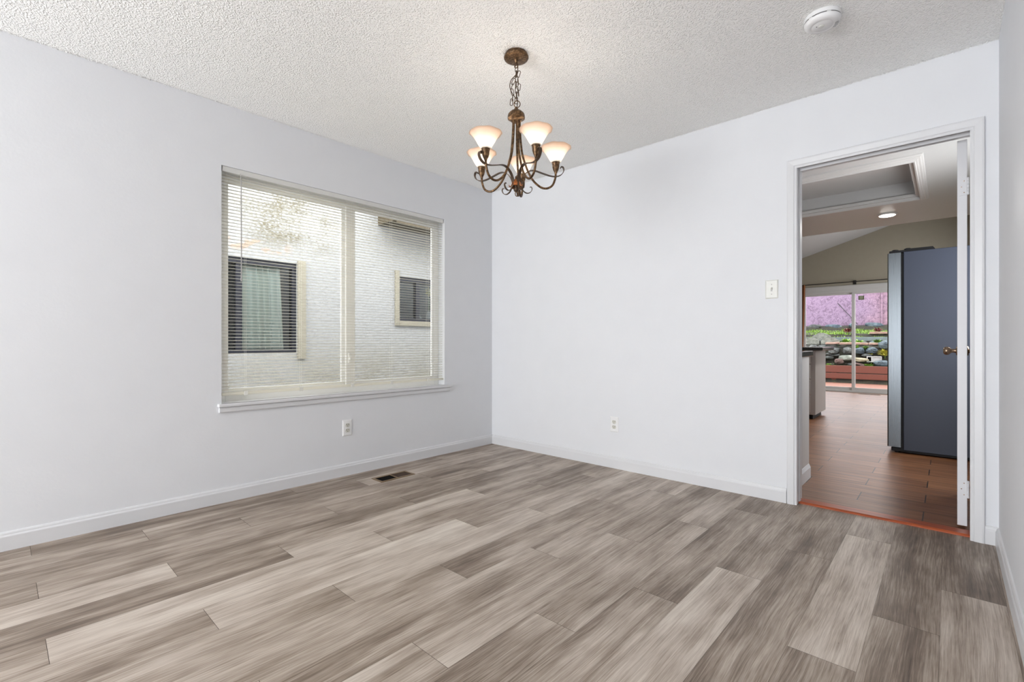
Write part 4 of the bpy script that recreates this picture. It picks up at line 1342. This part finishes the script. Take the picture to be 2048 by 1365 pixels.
# terraced ground
b = MB()
prof = [(GY + 0.0, -0.3), (GY + 0.0, -0.06), (GY + 0.14, 0.30), (GY + 0.33, 0.34), (GY + 0.55, 0.85), (GY + 1.2, 0.92), (GY + 1.25, 1.02), (GY + 1.95, 1.10), (GY + 2.0, 1.22), (GY + 2.8, 1.36), (GY + 2.85, 1.46), (GY + 3.2, 1.52), (GY + 3.2, -0.3)]
b.extrude(prof, -8, 6, 'x')
struct('garden_bed', b, M['soil'], 'terraced soil of the garden slope', 'ground')
WYP = GY + 3.12
struct('wall_garden', MB().box(-9, 7, WYP, WYP + 0.25, 0.8, 2.62), M['pink'], 'weathered pink and lilac garden wall behind the terraces', 'wall')
tag(MB().tube([(-1.98, WYP - 0.10, 1.52), (-2.5, WYP - 0.012, 2.20)], 0.008, 8).build('leaning_pole', M['iron']), 'thin dark pole leaning on the pink garden wall', 'pole')
tag(MB().tube([(-1.42, WYP - 0.03, 1.5), (-1.42, WYP - 0.03, 2.60)], 0.022, 8).build('drain_pipe', M['pink']), 'pink painted pipe running up the garden wall', 'pipe')


def rock_mesh(name, seed, mat, flat=0.75):
    bm = bmesh.new()
    bmesh.ops.create_icosphere(bm, subdivisions=3, radius=1)
    off = Vector((seed * 7.3, seed * 3.1, seed * 1.7))
    for v in bm.verts:
        d = v.co.normalized()
        r = 1 + 0.35 * mnoise.noise(d * 1.3 + off) + 0.16 * mnoise.noise(d * 3.1 + off) + 0.05 * mnoise.noise(d * 8 + off)
        c = d * r
        m = max(abs(c.x), abs(c.y), abs(c.z))
        c *= 0.72 + 0.28 / max(m, 0.5)
        v.co = (c.x, c.y, c.z * flat)
    me = bpy.data.meshes.new(name)
    bm.to_mesh(me); bm.free()
    me.materials.append(mat)
    return me


RM = [rock_mesh('rock', s, M['rock']) for s in range(5)] + [rock_mesh('rock', s, M['rock_blue']) for s in range(5, 8)] + [rock_mesh('rock', 9, M['rock_red']), rock_mesh('rock', 12, M['rock_beige'], 0.5), rock_mesh('rock', 15, M['rock_pale'])]
rg = random.Random(5)


def rock(mi, x, y, z, sx, sy, sz, label, group='rocks of the garden terraces'):
    o = bpy.data.objects.new('rock', RM[mi])
    COL.objects.link(o)
    o.location = (x, y, z)
    o.scale = (sx, sy, sz)
    o.rotation_euler = (rg.uniform(-.2, .2), rg.uniform(-.2, .2), rg.uniform(0, 6))
    return tag(o, label, 'rock', group)


# retaining wall of the lowest terrace, left and right of the part the doorway shows
for rown, (zc, yy) in enumerate(((0.42, GY + 0.34), (0.57, GY + 0.40), (0.71, GY + 0.46), (0.85, GY + 0.52))):
    for k in range(5):
        for x0 in (-3.45, -0.95):
            rock(rg.choice((0, 1, 2, 3, 4, 5)), x0 + (k + 0.5 * (rown % 2)) * 0.215, yy, zc, 0.11, 0.10, 0.085, 'grey stone at the hidden ends of the lowest garden retaining wall', 'end stones of the lowest retaining wall')
# the stones seen through the sliding door: material index, x, z, half width, half height, label
G = 'grey stones seen in the lowest retaining wall'
for mi, x, z, sx, sz, l in (
        (0, -2.20, 0.77, 0.165, 0.090, 'dark grey stone under the pavers beside the black counter'),
        (1, -1.91, 0.77, 0.150, 0.098, 'big dark grey stone under the pavers left of the door stile'),
        (2, -2.30, 0.59, 0.085, 0.048, 'small low grey stone of the stack right of the white peninsula'),
        (3, -2.18, 0.655, 0.080, 0.032, 'flat grey stone in the middle of the stack right of the white peninsula'),
        (4, -2.30, 0.675, 0.065, 0.036, 'flat grey stone on the stack right of the white peninsula'),
        (10, -1.93, 0.585, 0.155, 0.084, 'pale greenish stone behind the reddish stone'),
        (8, -2.07, 0.50, 0.105, 0.078, 'reddish brown stone just above the red rail left of the door stile'),
        (5, -1.66, 0.77, 0.100, 0.085, 'blue grey stone under the pavers right of the door stile'),
        (6, -1.41, 0.78, 0.125, 0.088, 'wide blue grey stone under the right hand pavers'),
        (9, -1.63, 0.55, 0.150, 0.074, 'long beige stone right of the door stile'),
        (7, -1.19, 0.46, 0.125, 0.092, 'dark blue stone above the red rail by the refrigerator edge'),
        (8, -1.64, 0.425, 0.115, 0.042, 'flat reddish stone lying on the ground under the beige stone'),
        (0, -1.50, 0.665, 0.085, 0.040, 'small grey stone above the whitish block'),
        (3, -1.80, 0.42, 0.060, 0.045, 'small grey stone on the ground behind the door stile'),
        (4, -2.22, 0.40, 0.060, 0.032, 'small grey stone on the ground beside the bright rosette plant')):
    fwd = 0.05 if mi in (8, 9, 7) else 0.0
    rock(mi, x, GY + 0.33 - fwd + 0.38 * (z - 0.5), z, sx * 1.22, 0.10, sz * 1.22, l, G if mi < 5 else None)
rock(5, -1.15, GY + 0.50, 0.92, 0.115, 0.11, 0.135, 'upright blue grey boulder at the right end of the pavers', None)
# small stones behind
for k in range(13):
    rock(rg.choice((0, 1, 3, 5, 6)), -3.3 + k * 0.27, GY + 1.08, 0.97 + rg.uniform(-.02, .02), 0.11, 0.07, 0.07, 'small grey stone at the foot of the blue grey board', 'stones below the edging board')
# stone ledge below the pink wall
for k in range(10):
    rock(rg.choice((5, 1, 5, 6, 7)), -4.1 + k * 0.5, GY + 2.93, 1.49 + rg.uniform(-.015, .015), 0.225, 0.08, 0.085, 'blue grey ledge stone along the foot of the pink wall', 'ledge stones below the pink wall')
# pink pavers edging the first terrace
for k in range(4):
    o = MB().bbox(-0.15, 0.15, -0.08, 0.08, -0.026, 0.026, 0.01).build('paver', M['paver'])
    o.location = (-2.26 + k * 0.31, GY + 0.58, 0.965 - 0.006 * k)
    o.rotation_euler = (0.05, rg.uniform(-.04, .06), rg.uniform(-.05, .05))
    tag(o, 'flat pink paver edging the lowest garden terrace', 'paver', 'pink pavers on the lowest terrace')
for k in range(3):
    o = MB().bbox(-0.2, 0.2, -0.06, 0.06, -0.03, 0.03, 0.01).build('brick', M['paver'])
    o.location = (-1.40 + k * 0.42, GY + 1.98, 1.25)
    tag(o, 'orange brick edging the upper grassy terrace', 'brick', 'bricks of the upper terrace')
tag(MB().bbox(-3.6, 1.0, GY + 1.18, GY + 1.22, 1.03, 1.13, 0.004).build('edging_board', M['board_grey']), 'weathered blue grey board edging the second terrace', 'board')
# hollow whitish block
t = thing('concrete_block', 'whitish hollow concrete block among the garden rocks', 'concrete block', (-1.35, GY + 0.35, 0.565))
b = MB()
b.box(-0.15, 0.15, -0.06, 0.06, 0.055, 0.075).box(-0.15, 0.15, -0.06, 0.06, -0.075, -0.055).box(-0.15, -0.13, -0.06, 0.06, -0.055, 0.055).box(0.13, 0.15, -0.06, 0.06, -0.055, 0.055).box(-0.06, -0.04, -0.06, 0.06, -0.055, 0.055).box(-0.04, 0.13, -0.04, 0.06, -0.055, 0.055)
b.build('block_shell', M['ceramic'], t)
t.rotation_euler = (0, 0, 0.1)
# scalloped concrete edging stones
for i, (x, y, z, l) in enumerate(((-2.57, GY + 0.97, 1.06, 'scalloped concrete edging stone standing behind the other two'), (-2.79, GY + 0.72, 0.93, 'scalloped concrete edging stone at front left'), (-2.33, GY + 0.72, 0.93, 'scalloped concrete edging stone at front right'))):
    pts = [(-0.21, 0), (0.21, 0), (0.21, 0.11)]
    for k in range(13):
        a = k / 12
        pts.append((0.175 - 0.35 * a, 0.125 + 0.07 * sin(pi * a)))
    pts.append((-0.21, 0.11))
    o = MB().extrude(pts, -0.03, 0.03, 'y').build('edging_stone', M['concrete'])
    o.location = (x, y, z)
    tag(o, l, 'edging stone', 'scalloped edging stones')


# plants
def leafy(name, x, y, z, r, h, n, mat, label, group=None, w=0.04, seed=0):
    rr = random.Random(seed + int(x * 100))
    b = MB()
    for k in range(n):
        a = rr.uniform(0, 2 * pi)
        e = rr.uniform(0.1, 1.0)
        L = r * rr.uniform(0.6, 1.1)
        base = Vector((0.15 * r * cos(a), 0.15 * r * sin(a), rr.uniform(0, h * 0.6)))
        d = Vector((cos(a) * (1 - 0.5 * e), sin(a) * (1 - 0.5 * e), e)).normalized()
        side = Vector((-sin(a), cos(a), 0))
        p1 = base + d * L * 0.5
        p2 = base + d * L + Vector((0, 0, -0.15 * L))
        ww = w * rr.uniform(0.7, 1.2)
        b.add([base, p1 + side * ww / 2, p2, p1 - side * ww / 2, p1 + Vector((0, 0, 0.006))], [(0, 1, 4), (1, 2, 4), (2, 3, 4), (3, 0, 4)], True)
    root = thing(name, label, 'plant', (x, y, z), 0, group)
    b.build('leaves', mat, root)
    MB().tube([(0, 0, -0.05), (0, 0, h * 0.6)], 0.006, 6).build('stem', M['leaf'], root)
    return root


leafy('shrub', -1.14, GY + 0.40, 0.64, 0.17, 0.16, 110, M['leaf_yellow'], 'yellow leaved shrub beside the refrigerator edge', w=0.045)
leafy('leafy_plant', -1.43, GY + 0.40, 0.65, 0.09, 0.06, 40, M['leaf_yellow'], 'small yellow green plant above the whitish block')
leafy('leafy_plant', -2.25, GY + 0.26, 0.34, 0.13, 0.06, 70, M['leaf_light'], 'bright green rosette plant just above the red rail', w=0.07)
leafy('leafy_plant', -1.46, GY + 0.24, 0.34, 0.14, 0.08, 60, M['leaf_light'], 'light green plant on the ground below the whitish block', w=0.05)
leafy('leafy_plant', -1.74, GY + 0.50, 0.80, 0.11, 0.08, 60, M['leaf_light'], 'green plant below the pavers right of the door stile', w=0.05)
leafy('leafy_plant', -1.54, GY + 0.50, 0.83, 0.08, 0.05, 40, M['leaf'], 'small green plant below the right hand pavers', w=0.045)
leafy('leafy_plant', -2.00, GY + 0.86, 0.93, 0.16, 0.12, 80, M['leaf_light'], 'light green plant behind the pavers left of the door stile', w=0.06)
leafy('leafy_plant', -2.16, GY + 0.80, 0.92, 0.12, 0.06, 50, M['leaf'], 'dark green plant beside the front right scalloped edging stone', w=0.05)
leafy('leafy_plant', -1.72, GY + 0.86, 0.93, 0.14, 0.10, 60, M['leaf_light'], 'light green plant behind the pavers right of the door stile', w=0.05)
leafy('leafy_plant', -1.32, GY + 0.92, 0.93, 0.15, 0.08, 70, M['leaf'], 'dark green plant behind the pavers near the boulder', w=0.05)
leafy('leafy_plant', -2.12, GY + 2.1, 1.27, 0.15, 0.08, 50, M['leaf_red'], 'red leaved plant in the upper grass left of the door stile', w=0.05)
leafy('leafy_plant', -1.42, GY + 2.1, 1.27, 0.14, 0.10, 50, M['leaf_red'], 'red leaved plant in the upper grass at the right', w=0.05)
# grassy upper terrace
b = MB()
rr = random.Random(3)
for k in range(11000):
    x = rr.uniform(-4.2, 1.2); y = rr.choice((rr.uniform(GY + 1.3, GY + 1.9), rr.uniform(GY + 1.98, GY + 2.7)))
    z = (1.04 + (y - GY - 1.25) * 0.11) if y < GY + 1.95 else (1.22 + (y - GY - 2.0) * 0.17)
    a = rr.uniform(0, 2 * pi); h = rr.uniform(0.02, 0.065) * (1.5 if mnoise.noise(Vector((x * 3, y * 3, 0))) > 0.1 else 0.8); w = rr.uniform(0.015, 0.03)
    if mnoise.noise(Vector((x * 2.2, y * 5, 4))) < -0.22: continue
    d = Vector((cos(a), sin(a), 0))
    s = Vector((-sin(a), cos(a), 0))
    p = Vector((x, y, z - 0.01))
    b.add([p - s * w / 2, p + s * w / 2, p + d * h * 0.5 + Vector((0, 0, h))], [(0, 1, 2)])
tag(b.build('grass', M['grass']), 'bright green low groundcover on the upper garden terraces', 'grass', kind='stuff')
b = MB()
for k in range(1500):
    x = rr.uniform(-3.2, 0.6); y = rr.uniform(GY + 0.13, GY + 0.3)
    a = rr.uniform(0, 2 * pi); h = rr.uniform(0.05, 0.14); w = rr.uniform(0.015, 0.03)
    d = Vector((cos(a), sin(a), 0)); s = Vector((-sin(a), cos(a), 0))
    p = Vector((x, y, 0.28))
    b.add([p - s * w / 2, p + s * w / 2, p + d * h * 0.6 + Vector((0, 0, h))], [(0, 1, 2)])
tag(b.build('weeds', M['leaf']), 'green weeds growing behind the red rail', 'weeds', kind='stuff')
